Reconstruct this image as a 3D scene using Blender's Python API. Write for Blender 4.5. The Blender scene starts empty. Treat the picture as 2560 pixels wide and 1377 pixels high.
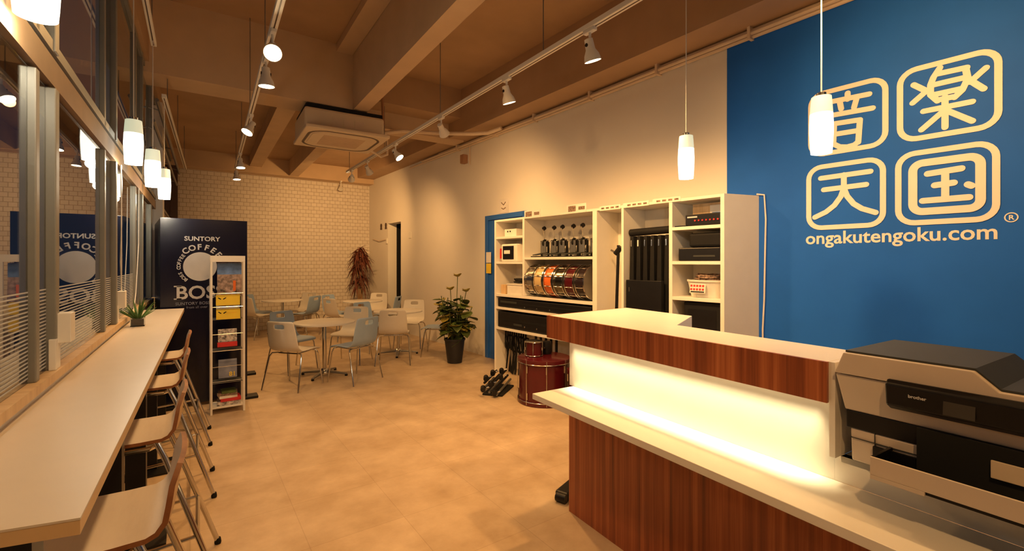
import bpy, bmesh, math, random
from mathutils import Vector, Matrix
random.seed(7)
PI = math.pi
R = math.radians
SC = bpy.context.scene
COL = SC.collection

# ------------------------------------------------------------------ camera
cam = bpy.data.cameras.new('camera')
cam.sensor_width = 36.0
cam.lens = 36.0 * 1150 / 2560
cam.shift_y = -33.5 / 2560
cam.clip_start = 0.02
camo = bpy.data.objects.new('camera', cam)
camo.location = (0, 0, 1.45)
camo.rotation_euler = (R(90), 0, R(-35))
COL.objects.link(camo)
SC.camera = camo

# ------------------------------------------------------------------ world, exposure
w = bpy.data.worlds.new('dusk')
SC.world = w
w.use_nodes = True
w.node_tree.nodes['Background'].inputs[0].default_value = (0.10, 0.17, 0.32, 1)
w.node_tree.nodes['Background'].inputs[1].default_value = 0.075
SC.view_settings.view_transform = 'Standard'
SC.view_settings.look = 'None'
SC.view_settings.gamma = 1
SC.view_settings.use_curve_mapping = False
SC.view_settings.exposure = 0.66
WARM = (1.0, 0.52, 0.17)
SPOT_W = 62.0
DESK_W = 1.9

# ------------------------------------------------------------------ materials
def nmat(name):
    m = bpy.data.materials.new(name); m.use_nodes = True
    return m, m.node_tree, m.node_tree.nodes['Principled BSDF']
def mat(name, col, rough=0.5, metal=0.0, var=0.06, scale=8.0, bump=0.0, spec=0.5, alpha=1, trans=0):
    m, t, p = nmat(name)
    p.inputs['Roughness'].default_value = rough
    p.inputs['Metallic'].default_value = metal
    p.inputs['Specular IOR Level'].default_value = spec
    p.inputs['Transmission Weight'].default_value = trans
    tc = t.nodes.new('ShaderNodeTexCoord')
    n = t.nodes.new('ShaderNodeTexNoise'); n.inputs['Scale'].default_value = scale; n.inputs['Detail'].default_value = 4
    t.links.new(tc.outputs['Object'], n.inputs['Vector'])
    r = t.nodes.new('ShaderNodeValToRGB')
    r.color_ramp.elements[0].position = .3; r.color_ramp.elements[1].position = .7
    r.color_ramp.elements[0].color = tuple(c * (1 - var) for c in col) + (1,)
    r.color_ramp.elements[1].color = tuple(min(1, c * (1 + var)) for c in col) + (1,)
    t.links.new(n.outputs['Fac'], r.inputs['Fac']); t.links.new(r.outputs['Color'], p.inputs['Base Color'])
    if bump:
        b = t.nodes.new('ShaderNodeBump'); b.inputs['Strength'].default_value = bump; b.inputs['Distance'].default_value = .01
        t.links.new(n.outputs['Fac'], b.inputs['Height']); t.links.new(b.outputs['Normal'], p.inputs['Normal'])
    return m
def emis(name, col, s, base=(.8, .8, .8)):
    m, t, p = nmat(name)
    p.inputs['Base Color'].default_value = base + (1,)
    p.inputs['Emission Color'].default_value = col + (1,)
    p.inputs['Emission Strength'].default_value = s
    return m
def wood(name, c0, c1, c2, sx, sy, sz, rough=.4):
    m, t, p = nmat(name)
    p.inputs['Roughness'].default_value = rough
    tc = t.nodes.new('ShaderNodeTexCoord'); mp = t.nodes.new('ShaderNodeMapping')
    mp.inputs['Scale'].default_value = (sx, sy, sz)
    n = t.nodes.new('ShaderNodeTexNoise'); n.inputs['Scale'].default_value = 1; n.inputs['Detail'].default_value = 5; n.inputs['Roughness'].default_value = .65
    t.links.new(tc.outputs['Object'], mp.inputs['Vector']); t.links.new(mp.outputs['Vector'], n.inputs['Vector'])
    r = t.nodes.new('ShaderNodeValToRGB'); e = r.color_ramp.elements
    e[0].position = .3; e[0].color = c0 + (1,); e[1].position = .72; e[1].color = c2 + (1,)
    k = e.new(.5); k.color = c1 + (1,)
    t.links.new(n.outputs['Fac'], r.inputs['Fac']); t.links.new(r.outputs['Color'], p.inputs['Base Color'])
    return m
M = {}
M['wall'] = mat('painted plaster', (.80, .76, .70), .75, var=.02, scale=2, bump=.05)
M['ceil'] = mat('painted concrete', (.43, .285, .175), .8, var=.10, scale=1.6, bump=.15)
M['beam'] = mat('painted beam', (.60, .44, .29), .8, var=.06, scale=3, bump=.1)
M['white'] = mat('white laminate', (.82, .79, .74), .32, var=.015)
M['whitem'] = mat('matte white board', (.80, .77, .71), .5, var=.02)
M['blue'] = mat('blue wall paint', (.014, .13, .62), .62, var=.05, scale=3, spec=.2)
M['bluedoor'] = mat('blue door paint', (.025, .13, .50), .45, var=.05)
M['cream'] = mat('cream lettering', (.80, .78, .72), .5, var=.02)
M['black'] = mat('black plastic', (.006, .006, .008), .38, var=.2, spec=.35)
M['blackm'] = mat('black matte', (.007, .007, .008), .7, var=.2, spec=.25)
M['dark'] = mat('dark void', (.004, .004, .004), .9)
M['grey'] = mat('dark grey', (.028, .032, .032), .6)
M['chrome'] = mat('chrome', (.62, .60, .57), .18, 1.0, var=.03)
M['alu'] = mat('aluminium frame', (.27, .27, .25), .45, .4, var=.05)
M['transom'] = mat('transom timber', (.24, .15, .08), .5, var=.1)
M['brownm'] = mat('bronze frame', (.10, .06, .04), .5, .3)
M['gmetal'] = mat('grey metal', (.28, .28, .28), .4, .8)
M['chairw'] = mat('white chair shell', (.74, .71, .66), .38, var=.02)
M['chairb'] = mat('pale blue chair shell', (.34, .47, .68), .4, var=.03)
M['navy'] = mat('navy gloss panel', (.0025, .0035, .022), .18, var=.1)
M['silver'] = mat('silver print', (.58, .58, .60), .45, .1)
M['sapele'] = wood('striped red wood', (.13, .027, .010), (.32, .078, .024), (.54, .17, .058), 2, 30, .5, .36)
M['ply'] = wood('plywood edge', (.16, .055, .022), (.26, .10, .04), (.36, .16, .07), 8, 8, 8, .45)
M['lightwood'] = wood('light wood', (.52, .33, .16), (.62, .42, .22), (.70, .50, .28), 6, 30, 3, .45)
M['seat'] = wood('pale birch seat', (.76, .71, .68), (.82, .77, .74), (.85, .81, .77), 3, 18, 3, .35)
M['bartop'] = mat('white bar laminate', (.72, .66, .59), .30, var=.02)
M['baredge'] = mat('bar edge band', (.70, .50, .28), .4, var=.04)
M['maroon'] = mat('maroon drum lacquer', (.075, .005, .009), .22, var=.1)
M['orange'] = mat('orange drum', (.75, .16, .03), .3)
M['redyel'] = mat('champagne drum', (.62, .45, .22), .3)
M['plastic'] = mat('printer plastic', (.62, .53, .45), .4, var=.02)
M['acp'] = mat('air conditioner plastic', (.70, .57, .41), .5, var=.02)
M['pot'] = mat('black pot', (.012, .012, .014), .5)
M['soil'] = mat('soil', (.05, .022, .015), .9, var=.4, scale=40)
M['leaf'] = mat('leaf green', (.08, .115, .025), .5, var=.5, scale=9)
M['leafy'] = mat('yellow leaf', (.45, .36, .07), .5, var=.3, scale=9)
M['leafr'] = mat('red brown leaf', (.13, .032, .016), .6, var=.4, scale=9)
M['leafb'] = mat('bright leaf', (.07, .17, .035), .5, var=.4, scale=9)
M['stem'] = mat('stem', (.30, .17, .08), .7, var=.2, scale=20)
M['paper'] = mat('paper', (.78, .74, .70), .7)
M['yellow'] = mat('yellow paper', (.80, .58, .04), .6, var=.05)
M['red'] = mat('red print', (.60, .03, .03), .6)
M['bluep'] = mat('blue print', (.12, .22, .48), .5, var=.4, scale=14)
M['photo2'] = mat('bright printed photo', (.42, .38, .36), .5, var=.9, scale=45)
M['greyp'] = mat('grey blue cover', (.20, .22, .30), .5, var=.25, scale=14)
M['photo'] = mat('printed photo', (.28, .20, .17), .5, var=.9, scale=26)
M['tan'] = mat('tan print', (.22, .14, .10), .6, var=.7, scale=60)
M['basket'] = mat('white basket', (.75, .72, .66), .5)
M['pipe'] = mat('painted pipe', (.70, .56, .42), .6, var=.05)
M['pipeb'] = mat('brown pipe', (.36, .19, .11), .6, var=.08)
M['stripe'] = mat('frosted film stripe', (.62, .66, .70), .6, trans=.25)
M['spotglow'] = emis('lit spot bulb', (1, .78, .45), 30.0)
M['shade'] = emis('lit pendant glass', (1.0, .96, .78), 1.3)
M['shadetop'] = emis('pendant glass top', (.86, .92, .62), .34)
M['led'] = emis('warm strip light', (1, .80, .45), .5)
M['screen'] = mat('dim screen', (.05, .045, .04), .2)
M['asphalt'] = mat('asphalt', (.22, .25, .30), .8, var=.3, scale=6)
def glass():
    m, t, p = nmat('window glass')
    p.inputs['Base Color'].default_value = (.75, .80, .80, 1)
    p.inputs['Roughness'].default_value = 0.0
    p.inputs['Transmission Weight'].default_value = 1.0
    p.inputs['IOR'].default_value = 1.5
    return m
M['glass'] = glass()
def brick():
    m, t, p = nmat('white glazed brick')
    tc = t.nodes.new('ShaderNodeTexCoord'); mp = t.nodes.new('ShaderNodeMapping')
    mp.inputs['Rotation'].default_value = (R(90), 0, 0)
    b = t.nodes.new('ShaderNodeTexBrick')
    b.inputs['Scale'].default_value = 1
    b.inputs['Brick Width'].default_value = .115; b.inputs['Row Height'].default_value = .082
    b.inputs['Mortar Size'].default_value = .005; b.inputs['Mortar Smooth'].default_value = .2
    b.inputs['Color1'].default_value = (.80, .74, .66, 1); b.inputs['Color2'].default_value = (.74, .68, .60, 1)
    b.inputs['Mortar'].default_value = (.46, .38, .31, 1)
    t.links.new(tc.outputs['Object'], mp.inputs['Vector']); t.links.new(mp.outputs['Vector'], b.inputs['Vector'])
    t.links.new(b.outputs['Color'], p.inputs['Base Color'])
    bu = t.nodes.new('ShaderNodeBump'); bu.inputs['Strength'].default_value = .5; bu.inputs['Distance'].default_value = .006; bu.invert = True
    t.links.new(b.outputs['Fac'], bu.inputs['Height']); t.links.new(bu.outputs['Normal'], p.inputs['Normal'])
    p.inputs['Roughness'].default_value = .5
    return m
M['brick'] = brick()
def floorm():
    m, t, p = nmat('mottled vinyl floor')
    tc = t.nodes.new('ShaderNodeTexCoord')
    n = t.nodes.new('ShaderNodeTexNoise'); n.inputs['Scale'].default_value = 3.2; n.inputs['Detail'].default_value = 7; n.inputs['Roughness'].default_value = .62
    t.links.new(tc.outputs['Object'], n.inputs['Vector'])
    r = t.nodes.new('ShaderNodeValToRGB'); e = r.color_ramp.elements
    e[0].position = .30; e[0].color = (.44, .31, .19, 1); e[1].position = .70; e[1].color = (.66, .51, .35, 1)
    t.links.new(n.outputs['Fac'], r.inputs['Fac'])
    b = t.nodes.new('ShaderNodeTexBrick'); b.offset = 0
    b.inputs['Scale'].default_value = 1; b.inputs['Brick Width'].default_value = .5; b.inputs['Row Height'].default_value = .5
    b.inputs['Mortar Size'].default_value = .0025
    b.inputs['Color1'].default_value = (1, 1, 1, 1); b.inputs['Color2'].default_value = (.93, .93, .93, 1); b.inputs['Mortar'].default_value = (.82, .80, .78, 1)
    t.links.new(tc.outputs['Object'], b.inputs['Vector'])
    mx = t.nodes.new('ShaderNodeMixRGB'); mx.blend_type = 'MULTIPLY'; mx.inputs[0].default_value = 1
    t.links.new(r.outputs['Color'], mx.inputs[1]); t.links.new(b.outputs['Color'], mx.inputs[2])
    t.links.new(mx.outputs['Color'], p.inputs['Base Color'])
    p.inputs['Roughness'].default_value = .38
    return m
M['floor'] = floorm()

# ------------------------------------------------------------------ builders
class B:
    def __init__(s): s.bm = bmesh.new(); s.mi = 0
    def _f(s, vs):
        try:
            f = s.bm.faces.new(vs); f.material_index = s.mi; return f
        except ValueError: return None
    def hexa(s, p):
        v = [s.bm.verts.new(q) for q in p]
        for a in ((0, 3, 2, 1), (4, 5, 6, 7), (0, 1, 5, 4), (1, 2, 6, 5), (2, 3, 7, 6), (3, 0, 4, 7)): s._f([v[i] for i in a])
        return s
    def box(s, x0, x1, y0, y1, z0, z1, mx=None):
        p = [Vector(q) for q in ((x0, y0, z0), (x1, y0, z0), (x1, y1, z0), (x0, y1, z0), (x0, y0, z1), (x1, y0, z1), (x1, y1, z1), (x0, y1, z1))]
        if mx: p = [mx @ q for q in p]
        return s.hexa(p)
    def prism(s, poly, h0, h1, mx=None):
        n = len(poly)
        a = [Vector((x, y, h0)) for x, y in poly]; b = [Vector((x, y, h1)) for x, y in poly]
        if mx: a = [mx @ q for q in a]; b = [mx @ q for q in b]
        a = [s.bm.verts.new(q) for q in a]; b = [s.bm.verts.new(q) for q in b]
        s._f(a[::-1]); s._f(b)
        for i in range(n): s._f([a[i], a[(i + 1) % n], b[(i + 1) % n], b[i]])
        return s
    def tube(s, pts, r, seg=10, closed=False, cap=True):
        pts = [Vector(p) for p in pts]; n = len(pts); rings = []
        up = None
        for i, p in enumerate(pts):
            if closed: d = (pts[(i + 1) % n] - pts[i - 1]).normalized()
            elif i == 0: d = (pts[1] - p).normalized()
            elif i == n - 1: d = (p - pts[-2]).normalized()
            else: d = ((p - pts[i - 1]).normalized() + (pts[i + 1] - p).normalized()).normalized()
            if up is None:
                up = Vector((0, 0, 1)) if abs(d.z) < .9 else Vector((1, 0, 0))
            a = d.cross(up)
            if a.length < 1e-4: a = d.cross(Vector((0, 1, 0)))
            a.normalize(); b = a.cross(d).normalized(); up = b
            rr = r[i] if isinstance(r, (list, tuple)) else r
            rings.append([s.bm.verts.new(p + (a * math.cos(2 * PI * k / seg) + b * math.sin(2 * PI * k / seg)) * rr) for k in range(seg)])
        m = n if closed else n - 1
        for i in range(m):
            A, C = rings[i], rings[(i + 1) % n]
            for k in range(seg): s._f([A[k], A[(k + 1) % seg], C[(k + 1) % seg], C[k]])
        if cap and not closed: s._f(rings[0][::-1]); s._f(rings[-1])
        return s
    def lathe(s, prof, seg=24, mx=None, cx=0, cy=0):
        rings = []
        for r, z in prof:
            rings.append([])
            for k in range(seg):
                q = Vector((cx + r * math.cos(2 * PI * k / seg), cy + r * math.sin(2 * PI * k / seg), z))
                rings[-1].append(s.bm.verts.new(mx @ q if mx else q))
        for i in range(len(rings) - 1):
            for k in range(seg): s._f([rings[i][k], rings[i][(k + 1) % seg], rings[i + 1][(k + 1) % seg], rings[i + 1][k]])
        s._f(rings[0][::-1]); s._f(rings[-1])
        return s
    def cap(s, pts, wd, h0, h1, mx=None, rnd=True):
        # flat stroke with round ends: polyline in 2D
        for (x0, y0), (x1, y1) in zip(pts, pts[1:]):
            d = Vector((x1 - x0, y1 - y0)); L = d.length
            if L < 1e-6: continue
            a0 = math.atan2(d.y, d.x); poly = []
            for k in range(9):
                a = a0 + PI / 2 + PI * k / 8; poly.append((x0 + wd / 2 * math.cos(a), y0 + wd / 2 * math.sin(a)))
            for k in range(9):
                a = a0 - PI / 2 + PI * k / 8; poly.append((x1 + wd / 2 * math.cos(a), y1 + wd / 2 * math.sin(a)))
            s.cn = getattr(s, 'cn', 0) + 1
            s.prism(poly, h0 + s.cn * 2e-5, h1 + s.cn * 4e-5, mx)
        return s
    def text(s, body, size, mx, ext=.001, off=0.0, align='CENTER', sx=1.0):
        cu = bpy.data.curves.new('t', 'FONT'); cu.body = body; cu.size = size; cu.extrude = ext; cu.offset = off
        cu.align_x = align; cu.align_y = 'BOTTOM_BASELINE'; cu.resolution_u = 3
        o = bpy.data.objects.new('t', cu); COL.objects.link(o)
        dg = bpy.context.evaluated_depsgraph_get(); dg.update()
        me = bpy.data.meshes.new_from_object(o.evaluated_get(dg))
        me.transform(mx @ Matrix.Diagonal((sx, 1, 1, 1)))
        n0 = len(s.bm.faces); s.bm.from_mesh(me); s.bm.faces.ensure_lookup_table()
        for f in s.bm.faces[n0:]: f.material_index = s.mi
        bpy.data.objects.remove(o); bpy.data.curves.remove(cu); bpy.data.meshes.remove(me)
        return s
    def build(s, name, mats, parent=None, bevel=0, smooth=False, solid=0, sub=0, recalc=True, seg=2):
        if recalc: bmesh.ops.recalc_face_normals(s.bm, faces=s.bm.faces)
        me = bpy.data.meshes.new(name)
        if smooth:
            for f in s.bm.faces: f.smooth = True
            for e in s.bm.edges:
                if len(e.link_faces) == 2 and e.calc_face_angle(0) > .7: e.smooth = False
        s.bm.to_mesh(me); s.bm.free()
        for m in (mats if isinstance(mats, (list, tuple)) else [mats]): me.materials.append(M[m])
        o = bpy.data.objects.new(name, me); COL.objects.link(o)
        if parent: o.parent = parent
        if solid:
            d = o.modifiers.new('s', 'SOLIDIFY'); d.thickness = solid; d.offset = 0
        if sub:
            d = o.modifiers.new('u', 'SUBSURF'); d.levels = sub; d.render_levels = sub
        if bevel:
            d = o.modifiers.new('b', 'BEVEL'); d.width = bevel; d.segments = seg; d.limit_method = 'ANGLE'; d.angle_limit = R(40)
        return o
def tag(o, label=None, cat=None, group=None, kind=None):
    if label: o['label'] = label
    if cat: o['category'] = cat
    if group: o['group'] = group
    if kind: o['kind'] = kind
    return o
def thing(name, label, cat, loc=(0, 0, 0), rz=0, group=None):
    o = bpy.data.objects.new(name, None); COL.objects.link(o); o.empty_display_size = .1
    o.location = loc; o.rotation_euler = (0, 0, rz)
    return tag(o, label, cat, group)
def struct(o, label=None): return tag(o, label, kind='structure')
def copy_tree(o, parent=None):
    c = o.copy(); COL.objects.link(c)
    if parent: c.parent = parent
    for ch in o.children: copy_tree(ch, c)
    return c
def place(o, x, y, z, rz=0): o.location = (x, y, z); o.rotation_euler = (0, 0, rz); return o

# frames of the place: right wall, shelving, glass front, desk
def frame(ox, oy, deg): return Matrix.Translation((ox, oy, 0)) @ Matrix.Rotation(R(deg), 4, 'Z')
RW = frame(3.875, 1.9, 1.99)      # local -x = into the room, +y along the wall away from camera
SF = frame(3.50, 2.04, 3.92)      # shelving: +x = towards its back, +y away
GL = frame(-.43, 1.85, -.803)     # glass front: +x into the room
DK = frame(1.735, .63, -3.3)      # desk: -x = customer side
A_RW, A_SF, A_GL, A_DK = R(1.99), R(3.92), R(-.803), R(-3.3)
def fr(o, F, x=0, y=0, z=0, extra=0):
    p = F @ Vector((x, y, z)); o.location = p; o.rotation_euler = (0, 0, F.to_euler().z + extra); return o

# ------------------------------------------------------------------ the room
struct(B().box(-.75, 4.3, -3.0, 11.4, -.1, 0).build('floor', 'floor'), 'mottled beige vinyl floor')
struct(B().box(-14, -.75, -12, 25, -.14, -.06).build('floor_outside', 'asphalt'), 'dark pavement outside the glass front')
CE = 4.05
b = B(); b.box(-.75, 4.3, -3.0, 6.12, CE, CE + .15); b.box(-.75, 4.3, 6.12, 11.4, 3.62, CE + .15)
struct(b.build('ceiling', 'ceil'), 'bare painted concrete ceiling')
def tf(F): return F
b = B(); b.box(0, .2, -5.2, 7.337, 0, CE, RW)
b.box(0, .2, 7.337, 8.03, 2.30, CE, RW); b.box(0, .2, 8.03, 9.5, 0, CE, RW)
struct(b.build('wall_right', 'wall'), 'long cream wall on the right')
b = B(); b.box(-.012, 0, -4.9, .32, 0, 3.40, RW)
struct(b.build('wall_right_blue', 'blue'), 'blue painted wall section behind the desk')
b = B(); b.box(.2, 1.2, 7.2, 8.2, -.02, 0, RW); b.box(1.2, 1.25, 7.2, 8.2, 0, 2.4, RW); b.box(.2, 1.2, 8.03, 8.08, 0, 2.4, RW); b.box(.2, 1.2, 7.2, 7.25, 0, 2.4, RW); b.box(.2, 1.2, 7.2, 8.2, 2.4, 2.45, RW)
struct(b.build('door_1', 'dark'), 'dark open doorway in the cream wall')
bk = B().box(-.75, 4.3, 0, .2, 0, 3.62).build('wall_back', 'brick'); bk.location = (0, 11.1, 0)
struct(bk, 'white brick back wall')
struct(B().box(-.75, 4.6, -3.2, -3.0, 0, CE).build('wall_front', 'wall'), 'cream wall behind the camera')
# beams
struct(B().box(-.6, 3.75, 10.80, 11.1, 3.29, 3.62).build('trim_1', 'beam'), 'beam above the brick wall')
b = B(); b.box(-.6, 1.64, 5.69, 6.12, 3.30, 4.06)
struct(b.build('trim_2', 'beam'), 'cross beam left of the air conditioner')
def ybeam(n, x0, x1, y0, y1, xs, z0, z1, lab, m='beam'):
    b = B(); b.hexa([Vector(p) for p in ((x0, y0, z0), (x1, y0, z0), (x1 + xs, y1, z0), (x0 + xs, y1, z0), (x0, y0, z1), (x1, y0, z1), (x1 + xs, y1, z1), (x0 + xs, y1, z1))])
    return struct(b.build(n, m), lab)
ybeam('trim_3', 1.43, 1.60, -1.0, 5.9, .20, 3.30, 4.06, 'long deep ceiling beam')
ybeam('trim_4', 1.62, 1.80, 5.9, 10.8, .12, 3.30, 3.64, 'ceiling beam beyond the air conditioner')
ybeam('trim_5', .90, 1.12, 6.12, 10.8, .1, 3.42, 3.64, 'short ceiling beam over the round tables')
ybeam('trim_6', 1.24, 1.43, -1.0, 5.69, .19, 3.96, 4.06, 'stepped haunch beside the long beam')
b = B(); b.box(-.38, 0, -5.0, 9.2, 3.40, 4.06, RW)
struct(b.build('trim_7', 'ceil'), 'beam along the top of the right wall')
struct(B().box(1.78, 3.6, 6.5, 6.8, 3.38, 3.64).build('trim_8', 'beam'), 'cross beam right of the air conditioner')
# glass front: windows, posts, transom, sill
def bx(F, *a): return B().box(*a, F)
b = B(); b.box(-.12, .018, -5, 9.3, 2.09, 2.19, GL)
struct(b.build('trim_9', 'transom'), 'wooden transom across the glass front')
b = B(); b.box(-.12, .05, -5, 9.3, 3.40, 4.06, GL)
struct(b.build('trim_10', 'ceil'), 'beam above the glass front')
b = B(); b.box(-.14, .015, -5, 9.3, 0, 1.03, GL)
struct(b.build('wall_left', 'whitem'), 'low wall under the windows')
b = B(); b.box(-.14, .035, -5, 4.25, 1.03, 1.06, GL)
struct(b.build('trim_11', 'lightwood'), 'window sill board behind the bar')
posts = [-3.2, -1.6, -.0, 1.37, 2.86, 4.1]
ends = [-5.0] + [p + .12 for p in (-3.2, -1.6, .2, 1.45, 2.86)] + [5.2]
starts = [-5.0, -3.2, -1.6, .2, 1.45, 2.86]
wins = [(-5.0, -3.3), (-2.9, -1.1), (-.8, .25), (.51, 1.55), (1.97, 3.06), (3.66, 4.50), (4.58, 5.2), (5.5, 9.0), (.29, .46), (1.59, 1.92), (3.11, 3.60)]
for i, (a, c) in enumerate(wins):
    f = thing('window_%d' % (i + 1), None, None); fr(f, GL); struct(f, 'tall window pane of the glass front')
    B().box(-.008, 0, a, c, 1.06, 2.08).build('pane', 'glass', f)
    B().box(-.008, 0, a, c, 2.21, 3.40).build('upper_pane', 'glass', f)
    k = B()
    nst = 23
    if c < 3.2:
        for j in range(nst):
            z = 1.075 + j * .0125
            k.box(.0005, .0010, a, c, z, z + .0048)
        k.build('frosted_stripes', 'stripe', f)
pp = [(-3.25, -3.0, .035), (-1.05, -.8, .035), (.25, .29, .020), (.46, .51, .027), (1.55, 1.59, .020), (1.92, 1.97, .027), (3.06, 3.11, .019), (3.60, 3.66, .022), (4.50, 4.58, .024)]
for i, (a, c, d) in enumerate(pp):
    d0 = -.03
    struct(B().box(-.012, d, a, c, 1.06, 2.08, GL).build('trim_%d' % (12 + i), 'alu', bevel=.004), 'aluminium window stile')
    struct(B().box(-.012, d, a, c, 2.21, 3.40, GL).build('trim_%d' % (32 + i), 'alu', bevel=.004), 'aluminium upper window stile')
struct(B().box(-.1, .085, 5.2, 5.5, 0, 3.40, GL).build('trim_21', 'wall'), 'lit plaster pillar between the windows')
struct(B().box(-.1, .11, 9.0, 9.2, 0, 3.40, GL).build('trim_22', 'brownm'), 'brown metal post at the brick corner')
for j, zz in enumerate((2.22, 3.36)):
    struct(B().box(-.06, .02, -5, 9.0, zz - .012, zz + .03, GL).build('trim_%d' % (50 + j), 'alu'), 'horizontal window rail')
# blue door behind the shelving
dr = thing('door_2', None, None); fr(dr, RW); struct(dr, 'blue door and frame beside the shelving')
b = B(); b.box(-.04, 0, 4.02, 4.10, 0, 2.15); b.box(-.04, 0, 3.15, 4.02, 2.08, 2.15); b.box(-.04, 0, 3.10, 3.17, 0, 2.15)
b.build('door_frame', 'bluedoor', dr, bevel=.003)
B().box(-.02, 0, 3.17, 4.02, 0, 2.08).build('door_leaf', 'bluedoor', dr)

# small things on the right wall
o = B().box(-.006, 0, 3.545, 3.775, 2.165, 2.37, RW)
t = thing('wall_sign', 'small white sheet sign with pictogram above the blue door', 'sign'); fr(t, RW)
B().box(-.006, -.001, 3.545, 3.775, 2.165, 2.37).build('sheet', 'paper', t)
b = B(); W2 = Matrix.Rotation(R(-90), 4, 'Z') @ Matrix.Rotation(R(90), 4, 'X')   # text plane facing -x
def wallmx(y, z, x=-.008): return Matrix.Translation((x, y, z)) @ W2
b.cap([(-.05, .05), (0, .01), (.05, .05)], .012, 0, .001, wallmx(3.66, 2.27)); b.cap([(-.05, -.03), (0, -.05), (.05, -.03)], .012, 0, .001, wallmx(3.66, 2.27))
b.build('pictogram', 'tan', t)
for k, (yy, lab) in enumerate(((8.42, 'small dark wall sign nearest the brick corner'), (8.14, 'small dark wall sign next to the open doorway'))):
    t = thing('toilet_sign', lab, 'sign'); fr(t, RW)
    b = B(); b.lathe([(.045, 0), (.045, .012)], 18, Matrix.Translation((-.001, yy, 2.28)) @ Matrix.Rotation(R(-90), 4, 'Y'))
    b.prism([(-.05, -.09), (.05, -.09), (.03, -.02), (-.03, -.02)], 0, .012, wallmx(yy, 2.28, -.001))
    b.build('figure', 'brownm', t)
tag(B().box(-.012, 0, 6.82, 6.93, 1.93, 2.06, RW).build('wall_switch', 'whitem', bevel=.003), 'small pale switch plate on the cream wall right of the doorway', 'switch')
tag(B().box(-.02, 0, 8.05, 8.12, 1.86, 1.98, RW).build('thermostat', 'whitem', bevel=.003), 'small white control box left of the dark doorway', 'control box')
tag(B().tube([RW @ Vector((-.02, 8.1, 1.95)), RW @ Vector((-.03, 8.5, 1.93)), RW @ Vector((-.03, 8.9, 1.99))], .008, 6).build('wall_cable', 'pipe'), 'thin cable running from the control box to the brick corner', 'cable')
t = thing('junction_box', 'grey box hung high on the cream wall under the pipes', 'electrical box'); fr(t, RW)
B().box(-.09, -.001, 4.66, 4.76, 3.06, 3.20).build('box', 'pipeb', t, bevel=.004)
B().tube([(-.03, 4.55, 3.02), (-.03, 4.55, 3.38)], .008, 6).build('conduit', 'pipe', t)

# ------------------------------------------------------------------ logo on the blue wall
lg = thing('wall_logo', 'cream four-square character logo and web address on the blue wall', 'wall lettering'); fr(lg, RW)
def sq(cx, cz, w_, h_, rad, n=6):
    pts = []
    for (sx, sy, a0) in ((1, 1, 0), (-1, 1, 90), (-1, -1, 180), (1, -1, 270)):
        for k in range(n + 1):
            a = R(a0 + 90 * k / n); pts.append((cx + sx * (w_ / 2 - rad) + rad * math.cos(a), cz + sy * (h_ / 2 - rad) + rad * math.sin(a)))
    return pts
glyphs = {
 'on': (.318, 2.24, [[(52, 87), (52, 78)], [(33, 80), (78, 78)], [(42, 78), (44, 66)], [(63, 76), (60, 64)], [(21, 60), (82, 57)], [(35, 46), (34, 16)], [(67, 44), (65, 12)], [(35, 46), (67, 44)], [(37, 30), (66, 29)], [(34, 16), (42, 10), (51, 8), (60, 9), (65, 13)]], .036),
 'gaku': (.851, 2.24, [[(44, 90), (38, 80), (35, 71), (35, 58), (42, 48)], [(42, 83), (69, 82)], [(68, 82), (70, 68), (65, 55), (58, 48)], [(38, 70), (68, 70)], [(38, 57), (64, 57)], [(44, 49), (56, 49)], [(18, 76), (31, 64)], [(17, 52), (31, 64)], [(86, 76), (72, 63)], [(72, 65), (84, 51)], [(28, 38), (74, 38)], [(49, 51), (49, 12)], [(46, 32), (26, 14)], [(52, 32), (74, 14)]], .034),
 'ten': (.305, 1.69, [[(20, 79), (82, 80)], [(24, 61), (77, 62)], [(50, 80), (50, 58)], [(50, 60), (46, 48), (38, 36), (27, 27), (12, 20)], [(50, 60), (54, 48), (62, 36), (72, 28), (88, 21)]], .036),
 'koku': (.842, 1.69, [[(34, 67), (66, 69)], [(41, 51), (59, 52)], [(29, 32), (73, 32)], [(51, 67), (51, 32)], [(72, 48), (75, 46)]], .038)}
for nm, (q0, z0, sts, wd) in glyphs.items():
    g = B(); mx = Matrix.Translation((-.0125, -q0, z0)) @ W2
    ring = sq(.245, .245, .455, .455, .085); g.cap(ring + ring[:1], .034, 0, .004, mx)
    g.build('logo_tile', 'cream', lg)
    g = B()
    for st in sts: g.cap([(a / 100 * .49, c / 100 * .49) for a, c in st], wd, 0, .0045, mx)
    if nm == 'koku':
        ring = sq(.245 + .005, .245, .315, .315, .05); g.cap(ring + ring[:1], .046, 0, .0045, mx)
    g.build('logo_character', 'cream', lg)
g = B(); g.text('ongakutengoku.com', .128, wallmx(-.812, 1.588, -.0125), .002, .0022, sx=.985)
g.build('web_address', 'cream', lg)
g = B(); ring = [(.026 * math.cos(a), .026 * math.sin(a)) for a in [2 * PI * k / 20 for k in range(21)]]
g.cap(ring, .006, 0, .002, wallmx(-1.375, 1.71, -.0125)); g.text('R', .038, wallmx(-1.375, 1.697, -.0125), .002, .001)
g.build('registered_mark', 'cream', lg)

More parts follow.
